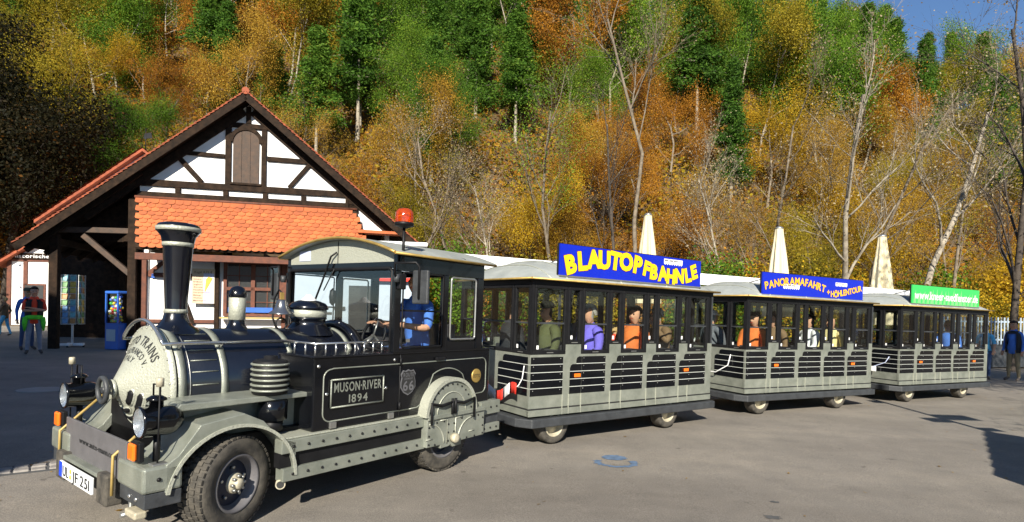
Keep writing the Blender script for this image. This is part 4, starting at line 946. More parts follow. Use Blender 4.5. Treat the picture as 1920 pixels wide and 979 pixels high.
# driver and passengers, each seat position in wagon coordinates, facing forward (-x) or back
person('driver in blue short-sleeved shirt at the wheel of the locomotive cab', inside(loco, 2.14, .52, 1.04, 180), 'drive', 'top_blue', 'denim', 'hairdark', False, .96)
for (wi, x, y, rz, top, hair, lab, kw) in [
    (0, .86, .42, 180, 'top_violet', 'hairgrey', 'grey-haired passenger in violet jacket at the second window of the first wagon', {}),
    (0, 1.58, .42, 180, 'top_orange', 'hairdark', 'dark-haired passenger in orange jacket in the middle of the first wagon', {}),
    (0, 2.30, .42, 180, 'top_brown', 'hairgrey', 'passenger in brown jacket raising an arm in the first wagon', dict(pose='raise')),
    (0, .22, .55, 180, 'top_olive', 'hairdark', 'passenger in olive jacket and hat near the front of the first wagon', dict(hat='cap')),
    (0, -.16, .95, 0, 'top_dark', 'hairdark', 'passenger in black with dark cap on the front bench of the first wagon', dict(hat='vest')),
    (0, 1.25, 1.15, 180, 'top_grey', 'hairdark', 'passenger in grey on the far side of the first wagon', {}),
    (1, .22, .50, 180, 'top_orange', 'hairdark', 'passenger in bright orange jacket behind the first side window of the middle wagon', {}),
    (1, -.18, 1.05, 0, 'top_grey', 'hairgrey', 'passenger in grey jacket and pale cap on the front bench of the middle wagon', dict(hat='top_white')),
    (1, .88, .55, 180, 'top_brown', 'hairdark', 'passenger in dark brown coat at the second window of the middle wagon', {}),
    (1, 1.58, .40, 180, 'top_white', 'hairdark', 'passenger in pale grey jacket in the centre of the middle wagon', {}),
    (1, 2.30, .40, 180, 'top_yellow', 'skin', 'bald passenger in cream yellow top near the rear of the middle wagon', dict(bald=True)),
    (1, 1.25, .95, 180, 'top_white', 'hairred', 'passenger in white top on the far side of the middle wagon', {}),
    (2, 2.45, .60, 180, 'top_blue', 'hairblond', 'blond passenger in blue at the rear of the last wagon', {})]:
    person(lab, inside(wag[wi], x, y - .02, .78, rz + ((wi * 7 + int(x * 31)) % 5 - 2) * 9) @ Matrix.Rotation(R(((wi * 5 + int(x * 17)) % 5 - 2) * 3), 4, 'Y') @ Matrix.Rotation(R(((wi * 3 + int(x * 13)) % 5 - 2) * 2), 4, 'X'), kw.pop('pose', 'sit'), top, 'denim', hair, True, .97, group='passengers of the road train', bulk=1.22, **kw)

# ------------------------------------------------------------------ half-timbered snack house (x along its gable, y into the building)
H = empty('timbered_house', (-8.20, 17.30, 0), R(15)); tag(H, 'half-timbered house with tiled gable roof and orange tile canopy behind the locomotive', 'house')
AP = 8.15; SL = .832; EL = 5.86; DEP = 11
GY = .50; FY = .80            # gable wall face, ground-floor wall face
def rz_(x): return AP - SL * abs(x)
# plaster bodies
MB().prism([(-2.98, 4.70), (3.25, 4.70), (3.5, 4.15), (4.5, 4.15), (4.5, rz_(4.5) - .22), (0, AP - .22), (-2.98, rz_(2.98) - .22)], GY + .03, GY + .25).build('gable_plaster', 'plaster', H)
MB().box(-2.98, 4.3, FY + .03, FY + .25, .15, 3.2).build('ground_floor_plaster', 'plaster', H)
MB().box(-2.95, -2.80, GY + .26, DEP - .5, .1, 5.6).build('side_wall', 'plaster', H)
MB().box(4.25, 4.40, FY + .26, DEP - .5, .0, 4.4).build('side_wall', 'plaster', H)
MB().box(-5.4, 4.4, DEP - .6, DEP - .4, .0, 4.0).build('back_wall', 'timber', H)
rb = random.Random(9)
def beam(p, q, w, y=GY, d=.10, m='timber', name='beam'):
    """hewn timber in the wall plane"""
    o = bar((p[0], y + .01, p[1]), (q[0], y + .01, q[1]), w, d, (0, 1, 0)).build(name, m, H, .012); return o
for p, q, w in [((-3.0, 5.28), (3.05, 5.30), .20), ((-3.05, 4.93), (3.35, 4.95), .15), ((-.92, 7.26), (.92, 7.24), .15), ((-1.98, 6.27), (-.66, 6.25), .12), ((.56, 6.27), (1.98, 6.27), .15), ((0, 7.33), (0, 7.86), .14),
                ((-.565, 5.38), (-.565, 7.19), .17), ((.465, 5.38), (.465, 7.17), .15), ((-2.02, 6.20), (-1.30, 5.39), .15), ((1.84, 6.20), (1.22, 5.40), .13)]: beam(p, q, w)
for s in (1, -1):          # rafters along the verge
    beam((s * 4.4, rz_(4.4) - .33), (s * .12, rz_(.12) - .33), .26, GY - .01, .12, 'timber', 'rafter')
for x in (-1.95, -.62, .52, 1.66): beam((x, 5.01), (x, 5.18), .15)
beam((3.20, 4.72), (3.20, 5.30), .34, GY - .01, .08); beam((3.0, 4.78), (3.0, 5.2), .10, GY - .02)
# arched loft door
arch = [(-.43 + .0, 5.45), (-.43, 6.75)] + [(-.05 - .38 * math.cos(R(a)), 6.75 + .38 * math.sin(R(a))) for a in range(15, 166, 15)] + [(.33, 6.75), (.33, 5.45)]
for k in range(3):
    x0, x1 = -.43 + k * .253, -.43 + (k + 1) * .253 - .010
    def top_(x): return 6.75 + math.sqrt(max(0, .38 ** 2 - (x + .05) ** 2))
    MB().prism([(x0, 5.45), (x1, 5.45)] + [(x1 + (x0 - x1) * i / 5, top_(x1 + (x0 - x1) * i / 5)) for i in range(6)], GY - .015, GY + .02).build('loft_door_plank', 'doorwood', H)
MB().prism([(-.05 - .50 * math.cos(R(a)), 6.72 + .50 * math.sin(R(a))) for a in range(0, 181, 12)] + [(-.05 + .385 * math.cos(R(a)), 6.72 + .385 * math.sin(R(a))) for a in range(0, 181, 12)], GY - .05, GY + .02).build('door_arch', 'timber', H, .008)
MB().box(-.50, .40, GY - .08, GY + .02, 5.38, 5.45).build('door_sill', 'timber', H, .01)
# main roof
def roof_side(s):
    n = Vector((s * SL, 0, 1)).normalized(); th = .10
    a = Vector((0, 0, AP)); e_ = Vector((s * EL, 0, AP - SL * EL))
    v = []
    for y in (0, DEP):
        for b_ in (a, e_):
            for k in (0, -th): q = b_ + n * k; v.append((q.x, y, q.z))
    o = MB().add(v, [(0, 2, 6, 4), (1, 5, 7, 3), (0, 1, 3, 2), (4, 6, 7, 5), (2, 3, 7, 6), (0, 4, 5, 1)]).build('roof_slope', 'timber', H)
    # plain tiles: courses along the slope
    L_ = math.hypot(EL, SL * EL); d = (e_ - a) / L_; mb = MB(); rows = int(L_ / .155); q_ = random.Random(4)
    for i in range(rows):
        y = -.06; near = True
        while y < DEP:
            w = .19 if y < 1.2 else 1.6
            p = a + d * (i * .155 + .02); z_ = q_.uniform(0, .012)
            c0 = p + n * .012; c1 = p + d * .21 + n * (.045 + z_)
            vv = [(c0.x, y, c0.z), (c0.x, y + w - .006, c0.z), (c1.x, y + w - .006, c1.z), (c1.x, y, c1.z)]
            bt = [(x_ - n.x * .022, yy__, z__ - n.z * .022) for x_, yy__, z__ in vv]
            mb.add(vv + bt, [(0, 1, 2, 3), (7, 6, 5, 4), (0, 3, 7, 4), (3, 2, 6, 7), (1, 5, 6, 2), (0, 4, 5, 1)]); y += w
    mb.build('roof_tiles', 'tileold', o, kind='stuff')
    bar(a + Vector((0, -.02, -.15)), e_ + Vector((0, -.02, -.15)), .04, .20, (0, 0, 1)).build('verge_board', 'timber', H)
    return o
roof_side(-1); roof_side(1)
mb = MB()
for k in range(30): mb.lathe([(.11, 0), (.10, .34)], (0, -.06 + k * .36, AP + .02), 10, 'y')
mb.build('ridge_tiles', 'tileold', H, kind='stuff')
for y in np.linspace(.35, 5.5, 6): bar((-EL + .1, y, rz_(EL) - .1 + .08 - .16), (-2.9, y, rz_(2.9) - .2), .10, .14).build('porch_rafter', 'timber', H)
# tile canopy over the ground floor
TY0, TY1, TZ1, TZ0 = GY - .06, -.12, 4.80, 3.27
xT0, xT1, xB0, xB1 = -3.06, 3.30, -2.86, 3.84
canopy = MB().add([(xT0, TY0, TZ1), (xT1, TY0, TZ1), (xB1, TY1, TZ0), (xB0, TY1, TZ0), (xT0, TY0, TZ1 - .10), (xT1, TY0, TZ1 - .10), (xB1, TY1 + .03, TZ0 - .06), (xB0, TY1 + .03, TZ0 - .06)], [(0, 1, 2, 3), (7, 6, 5, 4), (0, 3, 7, 4), (3, 2, 6, 7), (1, 5, 6, 2), (0, 4, 5, 1)]).build('tile_canopy', 'timber', H)
sv_ = Vector((0, TY1 - TY0, TZ0 - TZ1)); Ls = sv_.length; sv_.normalize(); nv = Vector((0, -sv_.z, sv_.y)); nv = -nv if nv.y > 0 else nv
def tile_mesh(w):
    """beaver-tail tile: flat, rounded lower edge"""
    out = [(-w / 2, 0), (w / 2, 0), (w / 2, .15)] + [(w / 2 * math.cos(R(a)), .15 + .055 * math.sin(R(a))) for a in (25, 60, 90, 120, 155)] + [(-w / 2, .15)]
    v = []
    for t in (0, .016):
        for x, l in out:
            p = sv_ * l + nv * (.012 + .030 * l / .2 + t); v.append((x, p.y, p.z))
    n = len(out); return MB().add(v, [tuple(range(n))[::-1], tuple(range(n, 2 * n))] + [(i, (i + 1) % n, n + (i + 1) % n, n + i) for i in range(n)]).mesh('tile', 'tile')
TW = .215; tm = tile_mesh(TW - .006); NR = 12; pitch = (Ls - .05) / NR; extra_t = MB(); cnt = 0
for r in range(NR - 1, -1, -1):
    t = (r + .5) / NR; l0 = r * pitch - .0; xa = xT0 + (xB0 - xT0) * t; xb = xT1 + (xB1 - xT1) * t; k = 0; x = xa + (TW / 2 if r % 2 else 0) + TW / 2
    xs_ = []
    while x < xb - TW * .4: xs_.append(x); x += TW
    for x in xs_:
        p = Vector((0, TY0, TZ1)) + sv_ * l0; lc = (x + rb.uniform(-.006, .006), p.y, p.z + rb.uniform(-.003, .006))
        if cnt < 300: inst(tm, 'tile', canopy, lc, (0, rb.uniform(-.015, .015), 0)); cnt += 1
        else: extra_t.add([(v_.co.x + lc[0], v_.co.y + lc[1], v_.co.z + lc[2]) for v_ in tm.vertices], [tuple(f_.vertices) for f_ in tm.polygons])
extra_t.build('upper_tiles', 'tile', canopy, kind='stuff')
MB().tube([(xT0 - .02, TY0 - .01, TZ1 + .02), (xT1 + .02, TY0 - .01, TZ1 + .02)], .045, 8).build('canopy_flashing', 'timberred', canopy)
MB().prism([(3.36, 4.12), (4.75, 4.10), (4.75, 4.02), (3.36, 4.02)], TY1 + .1, TY0 + .02).build('canopy_return', 'tile', canopy)
bar((-2.90, .02, 3.02), (3.8, .02, 3.02), .14, .20, (0, 0, 1)).build('eaves_beam', 'timberred', H, .01)
# ground floor timber
for x, w, m_ in ((-3.14, .22, 'timber'), (-2.90, .15, 'timberred'), (-.88, .13, 'timber'), (1.10, .16, 'timberred'), (2.6, .16, 'timberred'), (4.1, .2, 'timberred')):
    bar((x, FY - (.06 if x > -3 else .30), .12), (x, FY - (.06 if x > -3 else .30), 3.0 if x > -3 else 4.75), w, .14, (0, 1, 0)).build('post', m_, H, .012)
for x0, x1, z, w in ((-2.82, -.95, 2.52, .13), (-2.82, -.95, 1.10, .11), (-2.82, 4.0, .20, .16)): bar((x0, FY, z), (x1, FY, z), .10, w, (0, 0, 1)).build('rail', 'timberred', H, .01)
bar((-2.80, FY, 2.56), (-2.30, FY, 3.0), .11, .10, (0, 1, 0)).build('brace', 'timberred', H, .01); bar((-2.05, FY, 2.45), (-1.55, FY, 1.0), .12, .12, (0, 1, 0)).build('brace', 'timber', H, .01)
# serving window with glazing bars, counter
win = MB()
for a in ((-.70, -.60, 1.28, 3.0), (.94, 1.02, 1.28, 3.0), (.10, .22, 1.36, 2.95), (-.60, .94, 2.93, 3.0), (-.60, .94, 1.28, 1.36), (-.60, .94, 2.10, 2.20)): win.box(a[0], a[1], FY - .07, FY + .02, a[2], a[3])
win = win.build('serving_window', 'timberred', H, kind=None)
for x0, x1 in ((-.60, .10), (.22, .94)):
    for z0, z1 in ((1.36, 2.10), (2.20, 2.93)):
        MB().box(x0, x1, FY + .0, FY + .006, z0, z1).build('pane', 'glasswind', win)
        MB().box((x0 + x1) / 2 - .012, (x0 + x1) / 2 + .012, FY - .02, FY - .001, z0, z1).build('glazing_bar', 'timberred', win)
        MB().box(x0, x1, FY - .018, FY - .0015, (z0 + z1) / 2 - .012, (z0 + z1) / 2 + .012).build('glazing_bar', 'timberred', win)
MB().box(-.59, .93, FY + .015, FY + .024, 1.36, 2.93).build('window_backing', 'ink', win)
MB().box(-.75, 1.1, FY - .34, FY - .075, 1.20, 1.25).build('counter', 'yellowbar', win, .01)
MB().box(-.55, .9, FY - .10, FY - .08, 1.40, 1.56).build('counter_cloth', 'bluebox', win)
MB().box(-2.72, -2.62, FY - .05, FY + .02, 2.42, 2.56).build('letter_box', 'bluebox', H, .01)
o = MB().box(-1.56, -.93, FY - .16, FY - .13, 1.66, 2.74).build('menu_board', 'menupaper', H)
MB().box(-1.24, -.945, FY - .164, FY - .161, 1.67, 2.60).build('menu_side', 'menublue', o)
mb = MB(); text(mb, 'Kugel 0,75 €', .075, lambda u, v: (-1.245 + u, FY - .166, 2.60 + v), .008, .1, width=.50); mb.build('menu_heading', 'ink', o)
mb = MB()
for k, t_ in enumerate(['Vanille', 'Schoko', 'Erdbeer', 'Joghurt', 'Zitrone', 'Haselnuss', 'Stracciatella', 'Malaga', 'Walnuss', 'Mascarpone']):
    text(mb, t_, .042, lambda u, v: (-1.52 + .018 * len(t_) + u, FY - .166, 2.48 - k * .083 + v), .004, .1, width=.036 * len(t_))
mb.build('menu_lettering', 'signred', o)
MB().prism([(-1.06, 2.28), (-.98, 2.45), (-1.10, 2.50), (-1.17, 2.42), (-1.21, 1.98)], FY - .17, FY - .164).build('ice_cone_picture', 'waffle', o)
# porch on the left
for k in range(12):
    x_ = -5.15 + k * .17; MB().box(x_, x_ + .165, 1.2, 1.23, 3.55 if k % 2 else 3.52, min(rz_(x_) - .25, 5.6)).build('shade_board', 'timber', H)  # boards added above the tie to keep sun out of the porch
for x, y in ((-5.16, .60), (-5.16, 5.6)): bar((x, y, .10), (x, y, rz_(5.16) - .25), .22, .22, (0, 1, 0)).build('porch_post', 'timber', H, .015)
bar((-5.2, .6, 3.76), (-3.1, .6, 3.80), .16, .16, (0, 0, 1)).build('porch_tie', 'doorwood', H, .012)
bar((-4.45, .6, 3.62), (-3.22, .6, 2.50), .15, .16, (0, 1, 0)).build('porch_brace', 'doorwood', H, .012)
bar((-5.16, .5, 3.42), (-5.16, 6, 3.42), .16, .18).build('porch_plate', 'timber', H)
MB().box(-5.5, -2.96, .3, 10.3, .08, .14).build('porch_floor', 'concrete', H)
MB().box(-7.5, -2.96, 5.9, 6.05, .1, 3.6).build('porch_back', 'timber', H)  # dark wall carried past the eave to stand in for porch shade

# postcard rack and sweet machine in the porch
rk = empty('postcard_rack', (-13.42, 17.35, .27)); tag(rk, 'white revolving rack of picture postcards standing in the porch shade', 'postcard rack')
MB().tube([(0, 0, .1), (0, 0, 2.2)], .03, 10).build('pole', 'signwhite', rk)
for k in range(5): a = 2 * PI * k / 5; q = MB().box(0, .36, -.04, .04, .03, .11).build('foot', 'signwhite', rk, .02, rot=(0, 0, a)); MB().ball((.34, 0, .03), .035).build('castor', 'mattblack', q)
for n_, c_ in {'card0': (.10, .22, .40), 'card1': (.35, .16, .05), 'card2': (.08, .20, .06), 'card3': (.45, .32, .06), 'card4': (.12, .30, .34)}.items(): mat(n_, c_, .35, 0, .6, 9, var2=tuple(min(1, q * 2.2) for q in c_))
qq = random.Random(2); wire = MB(); cards = [MB().box(-.075, .075, -.004, .004, 0, .19).mesh('postcard', f'card{k}') for k in range(5)]
for k in range(4):
    a = k * PI / 2 + R(12)
    for c in (-1, 1):
        for r in range(8):
            M_ = Matrix.Rotation(a, 4, 'Z') @ Matrix.Translation((c * .10, -.23, .72 + r * .185))
            o = inst(qq.choice(cards), 'postcard', rk); o.matrix_local = M_ @ Matrix.Rotation(R(-10), 4, 'X')
    for z in [.70 + r * .185 for r in range(9)]:
        p0 = Matrix.Rotation(a, 3, 'Z') @ Vector((-.2, -.245, z)); p1 = Matrix.Rotation(a, 3, 'Z') @ Vector((.2, -.245, z)); wire.tube([p0, p1], .006, 5)
    for x in (-.2, 0, .2):
        p0 = Matrix.Rotation(a, 3, 'Z') @ Vector((x, -.24, .70)); wire.tube([p0, p0 + Vector((0, 0, 1.5))], .006, 5)
wire.build('wire_frame', 'signwhite', rk)
gm = empty('capsule_machine', (-11.75, 17.0, .25), R(-20)); tag(gm, 'blue vending machine full of coloured toy capsules beside the porch post', 'vending machine')
MB().box(-.27, .27, -.24, .24, .0, .78).build('cabinet', 'bluebox', gm, .02)
MB().box(-.19, .19, -.252, -.241, .25, .60).build('front_plate', 'truckshade', gm, .01)
for x in (-.25, .25):
    for y in (-.22, .22): MB().box(x - .02, x + .02, y - .02, y + .02, .78, 1.66).build('corner_strut', 'bluebox', gm)
MB().box(-.28, .28, -.25, .25, 1.66, 1.74).build('lid', 'bluebox', gm, .02)
for k, (nx, c_) in enumerate({'cap_r': (.6, .03, .02), 'cap_g': (.05, .45, .06), 'cap_y': (.75, .55, .04), 'cap_b': (.05, .15, .6), 'cap_w': (.7, .7, .7)}.items()):
    mat(nx, c_, .3); mb = MB(); qc = random.Random(k)
    for i in range(22): mb.ball((qc.uniform(-.2, .2), qc.uniform(-.2, -.05), qc.uniform(.83, 1.58)), .045, 8, 5)
    mb.build('capsules', nx, gm, kind='stuff')
MB().box(-.23, .23, -.232, -.228, .80, 1.65).build('pane', 'glass', gm)

# white food truck between the locomotive and the house
T = empty('food_truck', (-2.95, 9.9, gz(-2.95, 9.9)), R(12)); tag(T, 'white food truck with red stripe seen through the locomotive windscreen', 'truck')
MB().prism([(-.80, .45), (1.25, .45), (1.25, 2.0), (.95, 2.45), (-.55, 2.45), (-.80, 2.25)], 0, 1.9).build('body', 'truckshade', T, .03)
MB().prism([(-.79, 2.14), (1.10, 2.06), (1.04, 2.14), (-.79, 2.22)], -.012, -.002).build('stripe', 'redcloth', T)
MB().box(.12, .62, -.02, -.002, .9, 1.93).build('doorway', 'ink', T); MB().box(-.75, -.16, -.014, -.002, 1.42, 1.46).build('body_line', 'ink', T); MB().box(-.12, .06, -.03, -.002, 1.50, 1.56).build('door_catch', 'ink', T)
MB().box(-.6, .95, -.55, -.02, 2.44, 2.47).build('raised_flap', 'truckshade', T)
for x in (-.45, .85): MB().lathe([(.0, -.12), (.33, -.12), (.33, .05), (.0, .05)], (x, .1, .33), 24, 'y', cap=False).build('wheel', 'rubber', T)
q = MB().box(.55, 1.35, -.10, -.06, 2.02, 2.30).build('red_sign', 'redcloth', T); mb = MB(); text(mb, 'GENUSSE', .10, lambda u, v: (.95 - u, -.104, 2.10 + v), .008, .1, width=.5); mb.build('sign_lettering', 'signwhite', q)
MB().box(.4, 1.2, .5, 1.3, 2.53, 2.62).build('roof_vent_base', 'truckshade', T); MB().box(.05, 1.5, .35, 1.4, 2.70, 2.78).build('roof_hatch', 'whitepaint', T, .02)
for x in (.5, 1.1): MB().tube([(x, .8, 2.6), (x, .8, 2.72)], .02, 6).build('hatch_strut', 'steel', T)
MB().box(1.30, 1.42, .2, .3, .0, 2.1).build('timber_post', 'timberred', T)

# long white awning behind the wagons, closed parasols, beer tables
AW = empty('long_awning', (-.33, 10.81, 0), R(27)); AW.matrix_world = RY @ Matrix.Translation((-.33, 10.81, 0)) @ Matrix.Rotation(R(27), 4, 'Z'); tag(AW, 'long white flat awning roof running behind the wagons', 'awning')
MB().box(-.9, 15.2, 0, .03, 2.36, 2.60).build('fascia', 'awning', AW); MB().prism([(0.031, 2.59), (2.6, 2.70), (2.6, 2.73), (0.031, 2.62)], -.9, 15.2, 'x').build('roof_sheet', 'awning', AW)
for x in (-.8, 3.0, 6.9, 11.0, 15.0): MB().tube([(x, 2.5, 0), (x, 2.5, 2.68)], .04, 8).build('pole', 'steel', AW)
mb = MB(); text(mb, 'BLAUTOPF', .11, lambda u, v: (12.2 + u, -.003, 2.42 + v), .01, .1, width=.9); mb.build('fascia_lettering', 'menublue', AW)
def parasol(x, y, top, label):
    z = gz(x, y); o = empty('closed_parasol', (x, y, z)); tag(o, label, 'parasol', 'closed parasols behind the train'); Ht = top - z
    MB().tube([(0, 0, 0), (0, 0, Ht - .05)], .035, 8).build('pole', 'steel', o); MB().box(-.4, .4, -.4, .4, 0, .10).build('base', 'concrete', o, .02)
    n = 48; v = []; pr = [(.115, Ht - .06), (.13, Ht - .3), (.19, Ht - 1.0), (.27, Ht - 1.9), (.36, Ht - 2.7), (.37, Ht - 2.85)]
    q = random.Random(int(x * 10)); ph = [q.uniform(-.5, .5) for _ in range(12)]
    for r, zz in pr:
        for k in range(n): a = 2 * PI * k / n; fold = 1 + .30 * math.sin(7 * a + ph[3]) * min(1, (Ht - zz) / .8) + .06 * math.sin(19 * a + ph[5]); v.append((r * fold * math.cos(a), r * fold * math.sin(a), zz))
    MB().add(v, [(i * n + k, i * n + (k + 1) % n, (i + 1) * n + (k + 1) % n, (i + 1) * n + k) for i in range(5) for k in range(n)], True).build('folded_canopy', 'parasol', o)
    MB().lathe([(.12, Ht - .07), (.125, Ht - .03), (.05, Ht + .02), (.0, Ht + .03)], (0, 0, 0), 20).build('top_cap', 'steel', o)
parasol(4.31, 18, 4.74, 'cream closed parasol rising behind the first wagon'); parasol(8.48, 18, 4.38, 'cream closed parasol rising behind the middle wagon'); parasol(11.76, 18, 4.18, 'cream closed parasol rising behind the last wagon')
def table(x, y, rz, label):
    o = empty('beer_table', (x, y, gz(x, y) + .01), R(rz)); tag(o, label, 'table', 'beer tables behind the train')
    for k in range(3): MB().box(-.9, .9, -.35 + k * .235, -.125 + k * .235, .74, .77).build('plank', 'timberred', o)
    for s in (-1, 1): MB().tube([(s * .7, -.25, 0), (s * .7, 0, .74), (s * .7, .25, 0)], .02, 6).build('leg', 'mattblack', o)
for i, (x, y, lab) in enumerate([(-.9, 13.2, 'red-brown beer table seen through the gap behind the locomotive'), (1.7, 14.5, 'red-brown beer table behind the front of the first wagon'), (5.2, 16.0, 'red-brown beer table behind the rear of the first wagon')]): table(x, y, 20, lab)
for x, y, rz, top, hair, lab in [(-.35, 13.7, 200, 'top_white', 'hairdark', 'guest in white top at the table behind the cab'), (1.0, 14.9, 200, 'top_grey', 'hairgrey', 'guest in grey at the table behind the first wagon'), (2.6, 14.1, 30, 'top_red', 'hairblond', 'guest in red at the table behind the first wagon'), (5.9, 16.5, 200, 'top_white', 'hairdark', 'guest in white at the table behind the middle wagon')]:
    st = empty('bench_stool', (x, y, gz(x, y) + .01)); tag(st, 'wooden stool under the ' + lab, 'stool'); MB().box(-.2, .2, -.2, .2, .38, .43).build('seat', 'timberred', st); [MB().tube([(a * .16, b2 * .16, 0), (a * .16, b2 * .16, .38)], .018, 6).build('leg', 'mattblack', st) for a in (-1, 1) for b2 in (-1, 1)]
    person(lab, Matrix.Translation((x, y, gz(x, y) + .40)) @ Matrix.Rotation(R(rz), 4, 'Z'), 'sit', top, 'denim', hair, True, .97)

# ------------------------------------------------------------------ other buildings
def house(name, label, x, y, rz, w, d, eave, ridge, wall='plaster', roofm='tileold', beams=True, over=.4, sign=None):
    """gable front on the local -y side"""
    o = empty(name, (x, y, gz(x, y)), R(rz)); tag(o, label, 'house')
    MB().prism([(-w / 2, 0), (w / 2, 0), (w / 2, eave), (0, ridge - .1), (-w / 2, eave)], 0, d).build('wall', wall, o)
    sl = (ridge - eave) / (w / 2)
    for s in (-1, 1):
        e_ = w / 2 + over; q = MB().prism([(0, ridge), (s * e_, ridge - sl * e_), (s * e_, ridge - sl * e_ - .14), (0, ridge - .14)], -over, d + over).build('roof', roofm, o)
        mb = MB(); L_ = math.hypot(e_, sl * e_); n = int(L_ / .3)
        for k in range(n):
            a = k / n; b2 = (k + 1.15) / n; mb.add([(s * e_ * a, -over - .05, ridge - sl * e_ * a + .02), (s * e_ * b2, -over - .05, ridge - sl * e_ * b2 + .06), (s * e_ * b2, d + over, ridge - sl * e_ * b2 + .06), (s * e_ * a, d + over, ridge - sl * e_ * a + .02), (s * e_ * b2, -over - .05, ridge - sl * e_ * b2 + .02), (s * e_ * b2, d + over, ridge - sl * e_ * b2 + .02)], [(0, 1, 2, 3), (1, 4, 5, 2)])
        mb.build('tile_courses', roofm, q, kind='stuff')
    if beams:
        for p, q in (((-w / 2, eave), (w / 2, eave)), ((-w / 2 + .1, 0), (-w / 2 + .1, eave)), ((w / 2 - .1, 0), (w / 2 - .1, eave)), ((0, eave), (0, ridge - .3)), ((-w / 4, eave + (ridge - eave) * .48), (w / 4, eave + (ridge - eave) * .48)), ((-w / 3, 0), (-w / 3, eave)), ((w / 3, 0), (w / 3, eave))):
            bar((p[0], -.02, p[1]), (q[0], -.02, q[1]), .18, .08, (0, 1, 0)).build('beam', 'timberred' if sign else 'timber', o)
    for x_ in (-w / 4, w / 4):
        f_ = MB().box(x_ - .5, x_ + .5, -.06, .02, 1.0, 2.1).build('window', 'timberred', o); MB().box(x_ - .42, x_ + .42, -.07, -.061, 1.08, 2.02).build('pane', 'ink', f_)
    if sign:
        s_ = MB().box(-w / 2 + .05, w / 2 - .05, -.12, -.07, eave + .02, eave + .32).build('name_sign', 'timber', o); mb = MB(); text(mb, sign, .17, lambda u, v: (u, -.124, eave + .09 + v), .012, .1, width=w * .9); mb.build('sign_lettering', 'signwhite', s_, kind='stuff')
    return o
house('rear_house', 'steep red-tiled gable with half-timbering peeping up behind the main house', -16.9, 26.0, 15, 7.4, 9, 5.2, 8.35)
o = empty('weather_vane', (-16.9, 26.0, 8.5)); tag(o, 'thin weather vane on the ridge of the rear gable', 'weather vane'); MB().tube([(0, 0, 0), (0, 0, 1.2)], .025, 6).build('rod', 'mattblack', o); MB().prism([(-.1, .7), (.3, .75), (.25, 1.0), (-.05, .95)], -.01, .01).build('flag', 'mattblack', o)
house('smithy', 'white timbered house with a lettered sign at the far left', -22.6, 28.5, 8, 5.0, 8, 3.3, 5.0, sign='Historische Hammerschmiede')
# unseen houses added to shade the left road; hut and post inferred from shadows
house('shade_house', 'unseen tall plaster house added left behind the viewpoint to shade the road', -8.20, -7.4, 0, 5.5, 6.5, 9.6, 10.6, beams=False, over=.03)
house('shade_house_left', 'unseen tall plaster house added further left behind the viewpoint for shade', -16.1, -7.6, 0, 9.9, 6.5, 11.4, 12.3, beams=False, over=.03)
house('garden_hut', 'small timber hut with pitched roof right of the viewpoint', 6.85, .6, 0, 3.2, 2.4, 1.95, 3.3, 'doorwood', beams=False, over=.2)
o = empty('sign_post', (6.95, 3.9, gz(6.95, 3.9))); tag(o, 'grey traffic sign post standing right of the viewpoint', 'sign post')
MB().tube([(0, 0, 0), (0, 0, 5.0)], .045, 8).build('pole', 'steel', o); MB().box(-.03, .65, -.02, .02, 3.45, 3.75).build('direction_sign', 'signwhite', o); MB().box(-.40, .03, -.025, -.02, 3.30, 3.55).build('direction_sign', 'signwhite', o); MB().box(.0, .3, -.02, .02, 2.9, 3.05).build('small_sign', 'signwhite', o); MB().box(-.25, .05, -.02, .02, 4.5, 4.7).build('small_sign', 'signwhite', o)
house('far_house', 'red-roofed house half hidden in the trees at the right edge', 38.5, 37, -30, 8, 9, 3.0, 5.6, over=.6)
# hedge and white fence by the road at the right
fe = empty('white_fence', (16.3, 21.5, -.33), R(12)); tag(fe, 'white picket fence beyond the walking couple', 'fence')
for k in range(46): MB().box(k * .16, k * .16 + .05, 0, .03, .9, 1.95).build('picket', 'truckshade', fe)
for z in (1.05, 1.75): MB().box(-.05, 7.4, .031, .06, z, z + .06).build('fence_rail', 'truckshade', fe)
MB().box(-.3, 7.6, .1, .45, 0, .98).build('fence_wall', 'bumpergrey', fe)

